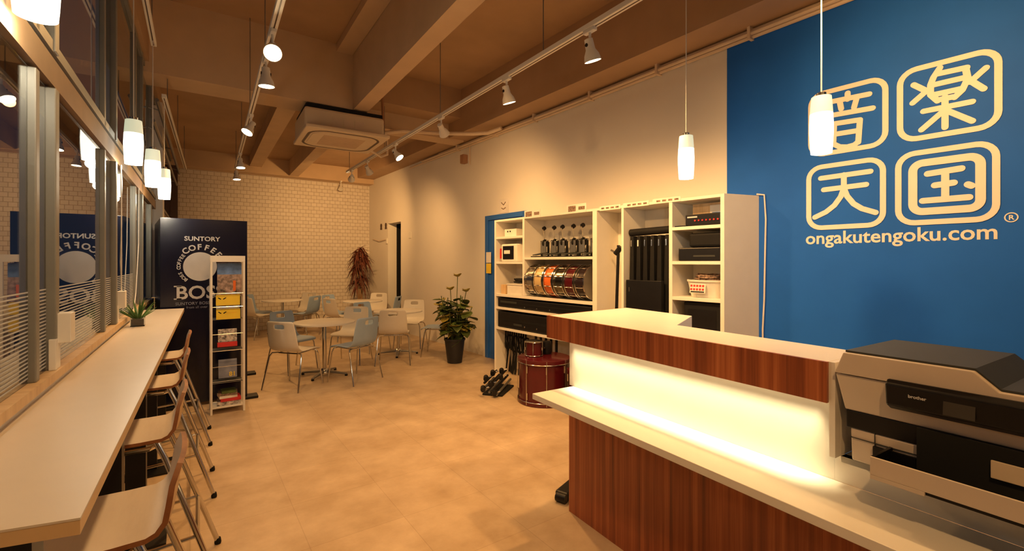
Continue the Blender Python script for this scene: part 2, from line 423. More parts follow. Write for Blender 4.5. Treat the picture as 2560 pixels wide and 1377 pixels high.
# ------------------------------------------------------------------ reception desk
dk = thing('reception_desk', 'reception desk with striped red wood front, white top and glowing ledge', 'reception desk'); fr(dk, DK)
top = [(-.04, 0), (.235, 0), (.26, .83), (.67, 1.05), (.70, 1.61), (-.04, 1.52)]
B().prism(top, 1.0, 1.128).build('counter_top', 'white', dk, bevel=.002)
b = B(); b.box(-.052, -.04, 0, 1.525, .995, 1.1275); b.prism([(-.052, 1.52), (.70, 1.61), (.70, 1.622), (-.052, 1.532)], .995, 1.1275)
b.build('counter_fascia', 'sapele', dk)
B().box(0, .03, .0, 1.378, .735, 1.0).build('back_panel', 'white', dk)
b = B(); b.box(.0, .235, -.018, 0, .82, 1.1275); b.box(-.038, 0, -.018, 0, .82, 1.1275); b.build('end_panel', 'white', dk, bevel=.001)
B().box(-.285, .0, -1.0, 1.345, .705, .735).build('ledge', 'white', dk, bevel=.002)
b = B(); b.box(0, .03, -1.0, 0, .735, .82); b.box(0, .62, -1.0, -.018, .80, .82); b.build('low_deck', 'white', dk, bevel=.001)
B().box(-.004, .03, -1.0, 1.378, 0, .705).build('front_panel', 'sapele', dk)
b = B(); b.box(.03, .6, 1.35, 1.378, 0, 1.0); b.box(.57, .6, .85, 1.35, 0, 1.0); b.build('side_carcass', 'whitem', dk)
B().box(-.036, -.018, .03, 1.36, .994, .9995).build('strip_light', 'led', dk)
la = bpy.data.lights.new('desk_strip', 'AREA'); la.shape = 'RECTANGLE'; la.size = .02; la.size_y = 1.3; la.energy = DESK_W; la.color = (1, .80, .42); la.spread = R(56)
lo = bpy.data.objects.new('strip_glow', la); COL.objects.link(lo); lo.parent = dk; lo.location = (-.026, .69, .993); lo.rotation_euler = (0, 0, 0)

# printer
pr = thing('printer', 'large grey-white and black multifunction printer on the low end of the desk', 'printer'); fr(pr, DK)
def yp(poly, y0, y1, b):   # polygon in (x,z) extruded along y
    n = len(poly); a = [b.bm.verts.new((x, y0, z)) for x, z in poly]; c = [b.bm.verts.new((x, y1, z)) for x, z in poly]
    b._f(a[::-1]); b._f(c)
    for i in range(n): b._f([a[i], a[(i + 1) % n], c[(i + 1) % n], c[i]])
    return b
b = B(); yp([(-.018, .825), (.31, .825), (.33, .93), (-.026, .93)], -.60, -.055, b); b.build('lower_body', 'plastic', pr, bevel=.006)
b = B(); yp([(-.028, .93), (.33, .93), (.33, .985), (-.032, .985)], -.61, -.046, b); b.build('black_band', 'black', pr, bevel=.002)
b = B()
b.hexa([Vector(p) for p in ((-.03, -.62, .985), (.33, -.62, .985), (.33, -.042, .985), (-.03, -.042, .985), (-.055, -.64, 1.098), (.33, -.64, 1.098), (.33, -.026, 1.098), (-.055, -.026, 1.098))])
b.build('upper_body', 'plastic', pr, bevel=.004)
b = B(); F = [(-.055, -.026, 1.102), (-.055, -.64, 1.102), (.33, -.64, 1.102), (.33, -.026, 1.102)]
lid = [(-.026, 1.102), (-.05, 1.168), (-.345, 1.168), (-.392, 1.125), (-.60, 1.125), (-.64, 1.102)]
n = len(lid); A = [b.bm.verts.new((-.062, y, z)) for y, z in lid]; C = [b.bm.verts.new((.33, y, z)) for y, z in lid]
b._f(A); b._f(C[::-1])
for i in range(n): b._f([A[i], A[(i + 1) % n], C[(i + 1) % n], C[i]])
b.build('scanner_lid', 'plastic', pr, bevel=.003)
b = B()
for (y0, z0), (y1, z1) in zip(lid[1:5], lid[2:5]):
    b.hexa([Vector(p) for p in ((-.045, y0, z0 + .0005), (.325, y0, z0 + .0005), (.325, y1, z1 + .0005), (-.045, y1, z1 + .0005), (-.045, y0, z0 + .006), (.325, y0, z0 + .006), (.325, y1, z1 + .006), (-.045, y1, z1 + .006))])
b.build('lid_cover', 'grey', pr)
b = B(); yp([(-.032, 1.025), (-.052, 1.025), (-.078, 1.04), (-.085, 1.10), (-.07, 1.112), (-.055, 1.112)], -.62, -.165, b)
cp = b.build('control_panel', 'black', pr, bevel=.004)
Wp = Matrix.Rotation(R(-90), 4, 'Z') @ Matrix.Rotation(R(96), 4, 'X')
b = B().text('brother', .0125, Matrix.Translation((-.0845, -.238, 1.073)) @ Wp, .0004, .0003); b.build('brand_lettering', 'silver', cp)
b = B().box(-.0005, .0015, -.354, -.292, -.022, .022, Matrix.Translation((-.0838, 0, 1.068)) @ Matrix.Rotation(R(6), 4, 'Y')); b.build('touch_screen', 'screen', cp)
b = B(); b.box(-.045, 0, -.61, -.225, .855, .984); b.build('output_cavity', 'dark', pr)
b = B(); b.box(-.0275, -.02, -.121, -.119, .872, .93); b.box(-.0272, -.02, -.225, -.056, .899, .901); b.build('panel_seam', 'grey', pr)
B().box(-.036, -.026, -.232, -.118, .85, .893).build('tray_housing', 'black', pr)
B().box(-.056, -.050, -.60, -.375, .905, .950).build('paper_guide', 'acp', pr, bevel=.002)
b = B(); b.box(-.155, -.147, -.62, -.155, .852, .902); b.box(-.155, -.147, -.62, -.50, .840, .852); b.box(-.155, -.147, -.275, -.155, .840, .852)
tr = b.build('paper_tray', 'plastic', pr, bevel=.0015)
b = B(); b.box(-.147, .0, -.62, -.155, .842, .850); b.box(-.147, .0, -.163, -.155, .85, .902); b.box(-.147, .0, -.62, -.61, .85, .902); b.build('tray_interior', 'black', tr)
b = B(); b.box(-.12, -.06, -.47, -.40, .850, .858); b.build('paper_label', 'paper', tr)
b = B()
for y in (-.10, -.55): b.box(.02, .06, y - .02, y + .02, .8202, .826)
b.build('rubber_foot', 'black', pr)

# black stand foot poking out behind the desk end
t = thing('stand_foot', 'black metal foot sticking out past the left end of the desk', 'stand foot', (1.90, 2.14, 0), R(20))
b = B(); b.box(-.06, .25, -.05, .04, .004, .055); b.build('base_bar', 'black', t, bevel=.012)
b = B(); b.tube([(-.07, .02, .028), (-.07, -.045, .028)], .027, 12); b.build('end_roller', 'black', t, smooth=True)

# ------------------------------------------------------------------ shelving unit
sh = thing('shelving_unit', 'wide white shelving unit full of music gear on the cream wall', 'shelving unit'); fr(sh, SF)
HT, DP = 2.0, .36
def panel(y0, y1, z0, z1, name='divider', x1=DP): return B().box(0, x1, y0, y1, z0, z1).build(name, 'whitem', sh, bevel=.0015)
b = B(); b.hexa([Vector(p) for p in ((0, 0, 0), (.352, -.118, 0), (.352, .032, 0), (0, .032, 0), (0, 0, HT), (.352, -.118, HT), (.352, .032, HT), (0, .032, HT))]); b.build('side_panel', 'whitem', sh, bevel=.0015); panel(3.035, 3.07, 0, HT, 'side_panel')
panel(.032, 3.035, HT - .025, HT, 'top_board')
panel(.462, .495, 0, HT - .025); panel(.985, 1.012, 0, HT - .025); panel(1.32, 1.378, 0, HT - .025); panel(2.462, 2.498, 1.04, HT - .025)
B().box(DP - .012, DP, .032, 3.035, .10, HT - .025).build('back_board', 'whitem', sh)
for y0, y1, z in ((.032, .462, 1.755), (.032, .462, 1.458), (.032, .462, 1.148), (2.498, 3.035, 1.778), (2.498, 3.035, 1.455), (1.378, 2.462, 1.508)):
    panel(y0, y1, z - .028, z, 'shelf', DP - .013)
for z in (1.035, .868, .605): panel(1.378, 3.035, z - .03, z, 'wide_shelf', DP - .013)
panel(.495, .985, .70, .73, 'shelf', DP - .013); panel(.032, .462, .78, .81, 'shelf', DP - .013)

def S(name, label, cat, y, x, z, group=None, extra=0):
    t = thing(name, label, cat, group=group); fr(t, SF, x, y, z + .0008, extra); return t
# --- left narrow bays
t = S('storage_box', 'white box with two finger holes on the top left shelf', 'box', 2.80, .06, 1.778)
B().box(0, .2, -.11, .13, 0, .095).build('body', 'basket', t, bevel=.004)
B().box(-.001, .0, .05, .075, .055, .075).box(-.001, .0, .0, .025, .055, .075).build('finger_hole', 'dark', t)
t = S('labelled_recorder', 'white boxy device with dark front screen and red end on second left shelf', 'electronic device', 2.78, .02, 1.455)
B().prism([(0, -.14), (.2, -.19), (.24, .14), (0, .17)], 0, .225).build('body', 'whitem', t, bevel=.015)
B().box(-.006, .0, -.09, .13, .03, .20).build('front_screen', 'black', t, bevel=.004)
B().box(-.009, -.006, -.02, .10, .10, .145).build('screen_label', 'paper', t)
B().box(-.006, .02, .172, .19, .04, .17).build('red_end', 'red', t)
t = S('storage_basket', 'white lidded box holding black cables on the third left shelf', 'box', 2.70, .03, 1.035)
B().box(0, .22, -.16, .14, 0, .135).build('body', 'basket', t, bevel=.006)
B().box(-.006, .22, -.165, .145, .125, .138).build('rim', 'basket', t)
t = S('cable_bundle', 'heap of black cables lying on top of the white box', 'cable', 2.70, .14, 1.175)
b = B()
for k in range(9):
    a = k * 1.1; b.tube([(.05 * math.cos(a + j) * (1 + .2 * k / 9), .12 * math.sin(a + j * 1.1), .012 + .006 * k) for j in range(6)], .006, 6)
b.build('coils', 'blackm', t)
t = S('small_carton', 'small brown carton at the left edge of the third left shelf', 'carton', 2.94, .05, 1.035)
B().box(0, .12, -.05, .05, 0, .12).build('box', 'lightwood', t, bevel=.002)
# --- drum pedals
def pedal():
    t = thing('bass_drum_pedal', 'x', 'drum pedal')
    B().box(-.02, .26, -.045, .045, 0, .012).build('base_plate', 'black', t, bevel=.003)
    b = B(); b.hexa([Vector(p) for p in ((0, -.035, .02), (.19, -.035, .05), (.19, .035, .05), (0, .035, .02), (0, -.035, .03), (.19, -.035, .06), (.19, .035, .06), (0, .035, .03))]); b.build('foot_board', 'grey', t, bevel=.002)
    for s_ in (-1, 1): B().box(.17, .2, s_ * .055 - .008, s_ * .055 + .008, .0, .20).build('post', 'black', t, bevel=.004)
    B().box(.15, .165, -.04, .04, .05, .19).build('heel_plate', 'gmetal', t, bevel=.004)
    B().tube([(.185, -.065, .195), (.185, .065, .195)], .012, 10).build('axle', 'chrome', t, smooth=True)
    B().lathe([(.045, -.012), (.05, 0), (.045, .012)], 18, Matrix.Translation((.185, 0, .17)) @ Matrix.Rotation(R(90), 4, 'X')).build('cam_wheel', 'blackm', t, smooth=True)
    B().tube([(.185, .01, .19), (.13, -.03, .285), (.10, -.045, .335)], .004, 6).build('beater_rod', 'chrome', t)
    B().lathe([(.004, 0), (.024, .008), (.024, .036), (.01, .046)], 14, Matrix.Translation((.10, -.045, .335)) @ Matrix.Rotation(R(60), 4, 'Y')).build('beater', 'black', t, smooth=True)
    return t
P0 = None
plab = ['leftmost bass drum pedal, beater raised highest, next to the cubby wall', 'second bass drum pedal from the left in the pedal row', 'third bass drum pedal from the left in the pedal row',
        'fourth bass drum pedal from the left in the pedal row', 'second bass drum pedal from the right in the pedal row', 'rightmost bass drum pedal, against the thick divider']
for k in range(6):
    p = pedal() if k == 0 else copy_tree(P0)
    if k == 0: P0 = p
    p['label'] = plab[k]; p['group'] = 'bass drum pedals on the upper shelf'
    fr(p, SF, .03 + .015 * (k % 2), 2.31 - k * .155, 1.509, R([4, 2, 3, 1, 2, 0][k]))
# --- snare drums
def snare(m1, lab, k, wdt):
    t = thing('snare_drum', lab, 'snare drum', group='snare drums standing on edge on the middle shelf')
    mx = Matrix.Translation((.19, 0, .194)) @ Matrix.Rotation(R(90), 4, 'X')
    r = .176; h = wdt / 2
    B().lathe([(r, -h), (r, h)], 40, mx).build('shell', m1, t, smooth=True)
    for s_ in (-1, 1):
        B().lathe([(r - .012, s_ * h - .002), (r + .016, s_ * h - .006), (r + .016, s_ * h + .008), (r - .012, s_ * h + .010)], 40, mx).build('rim', 'chrome', t, smooth=True)
        B().lathe([(r - .014, s_ * (h + .002) - .001), (r - .014, s_ * (h + .003) + .001)], 40, mx).build('drum_head', 'paper', t)
    for j in range(10):
        b = B(); a = 2 * PI * j / 10 + .3; c, s_ = math.cos(a), math.sin(a)
        b.tube([(.19 + (r + .008) * c, -h, (.194) + (r + .008) * s_), (.19 + (r + .008) * c, h, (.194) + (r + .008) * s_)], .0035, 6)
        b.tube([(.19 + (r + .006) * c, -.02, (.194) + (r + .006) * s_), (.19 + (r + .006) * c, .02, (.194) + (r + .006) * s_)], .009, 8)
        b.build('tension_lug', 'chrome', t, smooth=True)
    fr(t, SF, 0, 0, 0); return t
M['steel'] = mat('steel snare shell', (.55, .52, .47), .2, 1.0)
M['gsteel'] = mat('black nickel snare shell', (.20, .19, .15), .2, 1.0)
M['bsnare'] = mat('black snare shell', (.02, .012, .014), .25)
yy = 2.43
for k, (m1, lab, wd_) in enumerate((('steel', 'steel snare drum, first from the left on the middle shelf', .13), ('redyel', 'champagne coloured snare drum beside the orange one', .14), ('orange', 'bright orange snare drum on the middle shelf', .13),
    ('gsteel', 'dark nickel snare drum between the orange and maroon ones', .14), ('maroon', 'maroon snare drum on the middle shelf', .13), ('bsnare', 'black snare drum against the thick divider on the middle shelf', .12))):
    d = snare(m1, lab, k, wd_); gap = .019
    yy -= wd_ / 2 + gap; fr(d, SF, -.046, yy, 1.0365); yy -= wd_ / 2 + .012
# --- long keyboards on the wide shelves
def longcase(name, lab, cat, z, h, y0, y1, txt):
    t = S(name, lab, cat, 0, .01, z)
    B().box(0, .30, y0, y1, .004, h).build('body', 'black', t, bevel=.01)
    B().box(-.002, 0, y0 + .05, y1 - .02, h * .45, h * .6).build('front_groove', 'blackm', t)
    b = B()
    for k in range(3): b.box(-.003, .0, y1 - .55 - k * .22, y1 - .535 - k * .22, h * .2, h * .3)
    b.build('latch', 'chrome', t)
    return t
t = longcase('keyboard_case', 'slim black keyboard case on the upper wide shelf', 'keyboard case', .868, .115, 1.40, 3.01, '')
B().box(-.003, 0, 2.62, 2.95, .06, .085).build('faded_print', 'grey', t)
t = longcase('keyboard_case', 'thick black keyboard case on the lower wide shelf', 'keyboard case', .605, .205, 1.40, 3.01, '')
B().box(-.003, 0, 2.52, 2.68, .05, .075).build('faded_print', 'grey', t)
# --- bay with a slim black stand
t = S('microphone_stand', 'slim black folded stand leaning in the narrow bay', 'stand', 1.155, .10, 0)
b = B(); b.tube([(0, .03, .02), (.04, .0, 1.62)], .016, 10); b.build('pole', 'black', t, smooth=True)
for k, (dy, dx) in enumerate(((.04, .02), (-.02, .03), (.03, -.03))):
    B().tube([(dx, .03 + dy, .02), (.02 + dx * .5, .02 + dy * .4, .78)], .011, 8).build('leg', 'black', t, smooth=True)
b = B(); b.tube([(.03, .03, 1.53), (.04, -.03, 1.60)], .028, 10); b.build('clutch', 'black', t); B().tube([(.035, .05, 1.55), (.035, .09, 1.57)], .012, 8).build('wing_nut', 'chrome', t)
# --- bay with hanging black gig bags and case
t = S('hanging_rail', 'black padded rail across the tall bay holding the slim bags', 'rail', .74, .10, 0)
b = B(); b.tube([(0, -.235, 1.745), (0, .235, 1.735)], .035, 12); b.build('bar', 'blackm', t, smooth=True)
blab = ['hanging slim black bag furthest left on the rail', 'second hanging black bag from the left with a pale tag', 'third hanging black bag from the left', 'fourth hanging black bag from the left', 'hanging black bag second from the right', 'rightmost hanging black bag beside the divider']
for k in range(6):
    t = S('gig_bag', blab[k], 'bag', .950 - k * .076, .06, 0, 'black bags hanging in the tall bay')
    b = B(); y = 0
    b.hexa([Vector(p) for p in ((.0, -.03 - .01, .74), (.12, -.03, .74), (.12, .028, .74), (0, .028, .74), (.02, -.02, 1.70), (.10, -.02, 1.70), (.10, .02, 1.70), (.02, .02, 1.70))])
    b.build('bag_body', 'blackm', t, bevel=.01)
    B().box(.012, .016, -.006, .006, 1.60, 1.66).build('tag' if k == 1 else 'hook', 'chrome' if k != 1 else 'paper', t)
    t.scale = (1, 1, 1)
t = S('hard_case', 'black hard case standing in the lower left of the tall bay', 'case', .90, -.005, .73)
B().box(0, .055, -.33, .055, 0, .55).build('case_body', 'black', t, bevel=.006)
B().box(-.003, 0, .01, .02, .44, .48).build('latch', 'chrome', t)
# --- right bays
t = S('document_holder', 'low open carton with printed sheets behind the amplifier on top right shelf', 'carton', .20, .16, 1.755)
B().box(.0, .012, -.15, .16, 0, .20).build('back_card', 'lightwood', t); B().box(-.004, 0, -.13, .0, .05, .18).build('printed_sheet', 'paper', t); B().box(-.006, -.004, -.12, -.02, .06, .12).build('printed_picture', 'bluep', t)
t = S('guitar_amplifier_head', 'small black amplifier head with row of red knobs on top right shelf', 'amplifier', .18, .02, 1.755)
B().box(0, .13, -.14, .17, .006, .10).build('cabinet', 'black', t, bevel=.008)
b = B()
for k in range(7): b.tube([(-.008, -.12 + k * .033, .045), (0, -.12 + k * .033, .045)], .007, 8)
b.build('knobs', 'red', t)
B().box(-.002, 0, .06, .15, .07, .082).build('nameplate', 'silver', t)
t = S('tablet_stand', 'thin black flat board at the left of the top right shelf', 'board', .40, .02, 1.755)
B().box(0, .10, -.06, .05, 0, .010).build('plate', 'black', t)
t = S('equipment_case', 'flat black case at the bottom of the second right shelf', 'case', .22, .01, 1.458)
B().box(0, .28, -.18, .19, 0, .115).build('body', 'black', t, bevel=.01); B().box(-.002, 0, -.14, .05, .035, .05).build('stripe', 'grey', t)
t = S('equipment_case', 'second black case stacked on the flat one, second right shelf', 'case', .16, .04, 1.575)
B().box(0, .24, -.12, .17, 0, .12).build('body', 'blackm', t, bevel=.02)
t = S('laundry_basket', 'white oval basket with red and black lettering on third right shelf', 'basket', .215, .15, 1.148)
b = B()
def oval(rx, ry, z, n=28): return [(rx * math.cos(2 * PI * k / n) if True else 0, ry * math.sin(2 * PI * k / n), z) for k in range(n)]
def loft(b, rings, capb=True, capt=False):
    rr = [[b.bm.verts.new(p) for p in r] for r in rings]
    for i in range(len(rr) - 1):
        n = len(rr[i])
        for k in range(n): b._f([rr[i][k], rr[i][(k + 1) % n], rr[i + 1][(k + 1) % n], rr[i + 1][k]])
    if capb: b._f(rr[0][::-1])
    if capt: b._f(rr[-1])
loft(b, [oval(.10, .14, 0), oval(.125, .17, .13), oval(.135, .178, .135), oval(.135, .178, .15), oval(.12, .165, .15), oval(.095, .135, .01)])
bs = b.build('tub', 'basket', t, smooth=True)
b = B(); mxb = Matrix.Translation((-.132, .03, .085)) @ Matrix.Rotation(R(-90), 4, 'Z') @ Matrix.Rotation(R(82), 4, 'X')
b.box(-.06, .08, -.045, .035, .0, .002, mxb); b.build('front_label', 'basket', t)
b = B()
for j in range(2):
    for k in range(5): b.box(-.055 + k * .026, -.037 + k * .026, .005 - j * .03 + .002, .025 - j * .03, .002, .003, mxb)
b.build('red_lettering', 'red', t)
b = B(); b.box(-.05, .07, -.04, -.03, .002, .003, mxb); b.build('black_lettering', 'blackm', t)
t = S('tangled_gear', 'heap of brown and black straps piled in the white basket', 'straps', .20, .14, 1.285)
b = B()
for k in range(10):
    a = random.random() * 6; b.tube([((.06 + .02 * random.random()) * math.cos(a + j * .9), .10 * math.sin(a + j * .8), .012 + .02 * random.random() + .004 * k) for j in range(6)], .008, 6)
b.build('straps', 'tan', t)
t = S('practice_amplifier', 'big black box in the lowest visible right bay', 'amplifier', .20, .03, .81)
B().box(0, .26, -.16, .17, 0, .30).build('cabinet', 'blackm', t, bevel=.01); B().box(-.002, 0, -.12, .13, .03, .24).build('speaker_grille', 'black', t)
# --- labels on the shelving's top edge
for k, (y0, y1, h, lab) in enumerate(((2.17, 2.455, .115, 'printed leaflet card standing at the left on the shelving top'), (1.46, 1.74, .115, 'printed leaflet card standing in the middle of the shelving top'))):
    t = S('leaflet_card', lab, 'leaflet', 0, -.0045, 1.975, 'leaflet cards on the shelving top'); B().box(0, .003, y0, y1, .0, h - .02).build('card', 'paper', t); 
    b = B(); b.box(-.001, 0, y0 + .15, y1 - .02, .02, h - .035); b.box(-.001, 0, y0 + .02, y0 + .11, .03, h - .05); b.build('printed_pictures', 'tan', t)
for k, (y0, y1, dz, lab) in enumerate(((1.02, 1.28, 0, 'paper label strip at the left end of the shelving top edge'), (.70, .99, .003, 'paper label strip in the middle of the shelving top edge'), (.38, .66, .008, 'paper label strip at the right end of the shelving top edge'))):
    t = S('label_strip', lab, 'label', 0, -.003, 1.968 + dz, 'paper label strips on the shelving top edge'); B().box(0, .002, y0, y1, 0, .045).build('strip', 'paper', t)
    b = B()
    for j in range(4): b.box(-.0008, 0, y0 + .02 + j * .06, y0 + .06 + j * .06, .014, .03)
    b.build('faint_print', 'tan', t)
t = thing('wall_cable', 'white cable running down the blue wall beside the shelving', 'cable')
b = B(); b.tube([RW @ Vector((-.025, y, z)) for y, z in ((.06, 2.012), (.0, 2.0), (-.012, 1.80), (-.006, 1.5), (.0, 1.15), (.012, .9), (.01, .5), (.02, .02))], .007, 8); b.build('cable', 'paper', t, smooth=True)

# --- notices on the blue door
for k, (z0, z1, m_, lab) in enumerate(((1.44, 1.60, 'paper', 'white notice on the blue door edge, upper one'), (1.28, 1.43, 'yellow', 'yellowish notice on the blue door edge, lower one'))):
    t = thing('door_notice', lab, 'notice'); fr(t, RW)
    B().box(-.044, -.0405, 3.93, 4.06, z0, z1).build('sheet', m_, t)

# ------------------------------------------------------------------ drums on the floor
def drum(name, lab, cat, x, y, z, r, h, m1, nl=8, heads='black', hoop='maroon', feet=True, hh=.045):
    t = thing(name, lab, cat, (x, y, z + .001))
    B().lathe([(r, .006), (r, h - .006)], 44).build('shell', m1, t, smooth=True)
    for zz in (0, h - hh):
        B().lathe([(r + .004, zz), (r + .014, zz + .003), (r + .014, zz + hh - .003), (r + .004, zz + hh)], 44).build('hoop', hoop, t, smooth=True)
        B().lathe([(r + .0145, zz + (hh - .009 if zz == 0 else .0)), (r + .017, zz + (hh - .005 if zz == 0 else .004)), (r + .0145, zz + (hh - .001 if zz == 0 else .008))], 44).build('hoop_trim', 'chrome', t, smooth=True)
    B().lathe([(r + .003, h - .012), (r + .003, h - .006)], 44).build('drum_head', heads, t)
    for j in range(nl):
        b = B(); a = 2 * PI * j / nl + .2; c, s_ = math.cos(a), math.sin(a)
        for z0 in ((.06, h - .13) if h > .2 else (.06,)): b.tube([((r + .008) * c, (r + .008) * s_, z0), ((r + .008) * c, (r + .008) * s_, z0 + (.07 if h > .2 else .03))], .008 if h > .2 else .006, 8)
        b.tube([((r + .016) * c, (r + .016) * s_, .01), ((r + .016) * c, (r + .016) * s_, h)], .0035, 6)
        b.build('tension_rod', 'chrome', t, smooth=True)
    return t
drum('bass_drum', 'large maroon bass drum lying flat in front of the shelving', 'drum', 3.046, 3.764, 0, .262, .46, 'maroon')
t = drum('tom_drum', 'small maroon tom drum standing on the bass drum', 'drum', 2.985, 3.86, .462, .083, .155, 'maroon', 5, 'paper', 'chrome', hh=.012)
t = thing('drum_mount', 'black tom bracket with chrome knob lying beside the small tom', 'drum hardware', (3.16, 3.86, .4635))
B().lathe([(.05, 0), (.06, .05), (.05, .13)], 18).build('block', 'black', t, smooth=True); B().tube([(-.05, -.03, .07), (-.09, -.05, .075)], .014, 8).build('knob', 'chrome', t)
t = drum('floor_tom', 'maroon floor tom half hidden behind the desk ledge', 'drum', 3.19, 3.285, .06, .17, .34, 'maroon', 6)
for k in range(3):
    a = R(200 + 120 * k); B().tube([(.195 * math.cos(a), .195 * math.sin(a), .22), (.195 * math.cos(a), .195 * math.sin(a), -.03), (.205 * math.cos(a), .205 * math.sin(a), -.06)], .006, 8).build('leg', 'chrome', t, smooth=True)
# hardware bundle on the floor
t = thing('hardware_bundle', 'folded black cymbal stands piled on the floor left of the bass drum', 'drum hardware', (2.78, 4.30, 0), R(38))
for k in range(7):
    dy = -.08 + .035 * k; z = .03 + .045 * (k % 3)
    B().tube([(-.18 + .02 * k, dy, z), (.42, dy + .03, z + .02)], .014, 8).build('tube', 'black' if k % 3 else 'gmetal', t, smooth=True)
for k, (x, y, z) in enumerate(((-.2, -.07, .05), (-.12, 0, .12), (-.05, .08, .16), (.05, -.06, .16), (.12, .06, .18), (.2, -.02, .19), (-.22, .05, .09))):
    B().tube([(x - .025, y, z), (x + .03, y + .02, z + .01)], .028, 10).build('clamp', 'black', t, smooth=True)
    B().tube([(x, y - .03, z + .02), (x + .005, y - .055, z + .03)], .008, 6).build('wing_bolt', 'chrome', t)
B().box(-.14, .3, -.13, .10, .002, .02).build('bottom_tube', 'blackm', t, bevel=.006)
t = S('hanging_cables', 'tangle of black cables and stands in the lower left bay', 'cables', 2.78, .12, 0)
b = B()
for k in range(10):
    y = -.2 + .045 * k; b.tube([(.03 * math.sin(k), y, .001 + .01), (.02, y + .03 * math.sin(k * 2), .25), (.0, y, .42), (.03, y + .03, .54)], .012, 6)
for k in range(4):
    b.tube([(.0 + .07 * math.cos(a), .12 - .11 * k + .0, .40 + .10 * math.sin(a)) for a in [j * PI / 6 for j in range(13)]], .012, 6)
b.build('coils', 'blackm', t, smooth=True)
B().tube([(-.05, .1, .03), (-.03, .07, .33)], .01, 8).build('chrome_rod', 'chrome', t)
t = S('hardware_stand', 'upright black drum hardware between the cables and the bass drum', 'drum hardware', 2.25, .14, 0)
b = B()
for k in range(5): b.tube([(0, -.2 + .09 * k, .01), (.03, -.17 + .09 * k, .55)], .016, 8)
b.build('stand_tubes', 'black', t)

# ------------------------------------------------------------------ window bar and stools
bar = thing('window_bar', 'long white bar counter along the window with pale wood edge', 'bar counter')
poly = [(-.404, .98), (-.165, 1.095), (-.045, 5.52), (-.365, 5.52)]
poly = [(-.412, 1.0), (-.158, 1.10), (-.045, 5.52), (-.352, 5.52)]
b = B(); pass
# white top sheet and wooden edge band
B().prism([(-.43, 1.165), (-.158, 1.10), (-.045, 5.52), (-.352, 5.52)], .996, 1.0).build('top_sheet', 'bartop', bar)
B().prism([(-.4295, 1.166), (-.1585, 1.101), (-.0455, 5.5195), (-.352, 5.5195)], .970, .996).build('edge_band', 'baredge', bar)
b.bm.free()
for (x, y) in ((-.28, 1.24), (-.24, 2.17), (-.23, 3.10), (-.23, 4.08), (-.22, 5.2)):
    t = B().box(x - .042, x + .042, y - .042, y + .042, 0.012, .970).build('support_post', 'black', bar)
    B().box(x - .13, x + .13, y - .15, y + .15, 0, .012).build('foot_plate', 'black', t)
M['barwood'] = M['lightwood']

def stool():
    t = thing('bar_stool', 'x', 'bar stool', group='bar stools along the window bar')
    prof = [(.19, .702), (.17, .712), (.05, .713), (-.08, .711), (-.150, .713), (-.182, .722), (-.198, .745), (-.205, .785), (-.211, .835), (-.225, .885)]
    th = .014; b = B(); n = len(prof); nu = 8
    rows = [[], []]
    for i, (y, z) in enumerate(prof):
        if i == 0: d = Vector((prof[1][0] - y, prof[1][1] - z))
        elif i == n - 1: d = Vector((y - prof[-2][0], z - prof[-2][1]))
        else: d = Vector((prof[i + 1][0] - prof[i - 1][0], prof[i + 1][1] - prof[i - 1][1]))
        d.normalize(); nv = Vector((-d.y, d.x))   # points down/back
        hw = .185 - (.03 if i == 0 else .008 if i == 1 else 0) - (.012 if i == n - 2 else .04 if i == n - 1 else 0)
        for sd in (0, 1):
            row = []
            for j in range(nu + 1):
                x = -hw + 2 * hw * j / nu; q = x / .185
                bend = .012 * q * q if i >= 5 else 0
                row.append(b.bm.verts.new((x, y + nv.x * th * sd + bend, z + nv.y * th * sd)))
            rows[sd].append(row)
    for i in range(n - 1):
        for j in range(nu):
            b.mi = 0; b._f([rows[0][i][j], rows[0][i][j + 1], rows[0][i + 1][j + 1], rows[0][i + 1][j]])
            b.mi = 2; b._f([rows[1][i][j], rows[1][i + 1][j], rows[1][i + 1][j + 1], rows[1][i][j + 1]])
    b.mi = 1
    for i in range(n - 1):
        for j in (0, nu): b._f([rows[0][i][j], rows[0][i + 1][j], rows[1][i + 1][j], rows[1][i][j]])
    for j in range(nu):
        for i in (0, n - 1): b._f([rows[0][i][j], rows[0][i][j + 1], rows[1][i][j + 1], rows[1][i][j]])
    b.build('seat_shell', ['seat', 'ply', 'lightwood'], t, smooth=True)
    for s_ in (-1, 1):
        B().tube([(s_ * .165, -.13, .70), (s_ * .185, -.165, .62), (s_ * .218, -.36, .012)], .0115, 10).build('leg', 'chrome', t, smooth=True)
        B().tube([(s_ * .165, .14, .675), (s_ * .185, .16, .62), (s_ * .205, .20, .012)], .0115, 10).build('leg', 'chrome', t, smooth=True)
    for (x, y) in ((-.218, -.36), (.218, -.36), (-.205, .20), (.205, .20)):
        B().lathe([(.014, 0), (.016, .008), (.013, .03)], 12, cx=x, cy=y).build('rubber_tip', 'blackm', t)
    B().tube([(-.165, .14, .672), (-.165, -.11, .672), (-.13, -.135, .672), (.13, -.135, .672), (.165, -.11, .672), (.165, .14, .672), (.13, .155, .672), (-.13, .155, .672)], .010, 8, closed=True).build('seat_frame', 'chrome', t, smooth=True)
    B().tube([(-.200, .187, .24), (.200, .187, .24)], .010, 8).build('footrest', 'chrome', t, smooth=True)
    B().tube([(-.203, -.275, .275), (.203, -.275, .275)], .009, 8).build('stretcher', 'chrome', t, smooth=True)
    for s_ in (-1, 1): B().tube([(s_ * .203, -.275, .275), (s_ * .2, .187, .24)], .008, 8).build('side_brace', 'chrome', t, smooth=True)
    return t
slab = ['nearest bar stool, cut by the bottom edge of the photo', 'second bar stool from the camera at the window bar', 'third bar stool from the camera at the window bar', 'farthest bar stool at the window bar, beside the dark panel']
ST = None
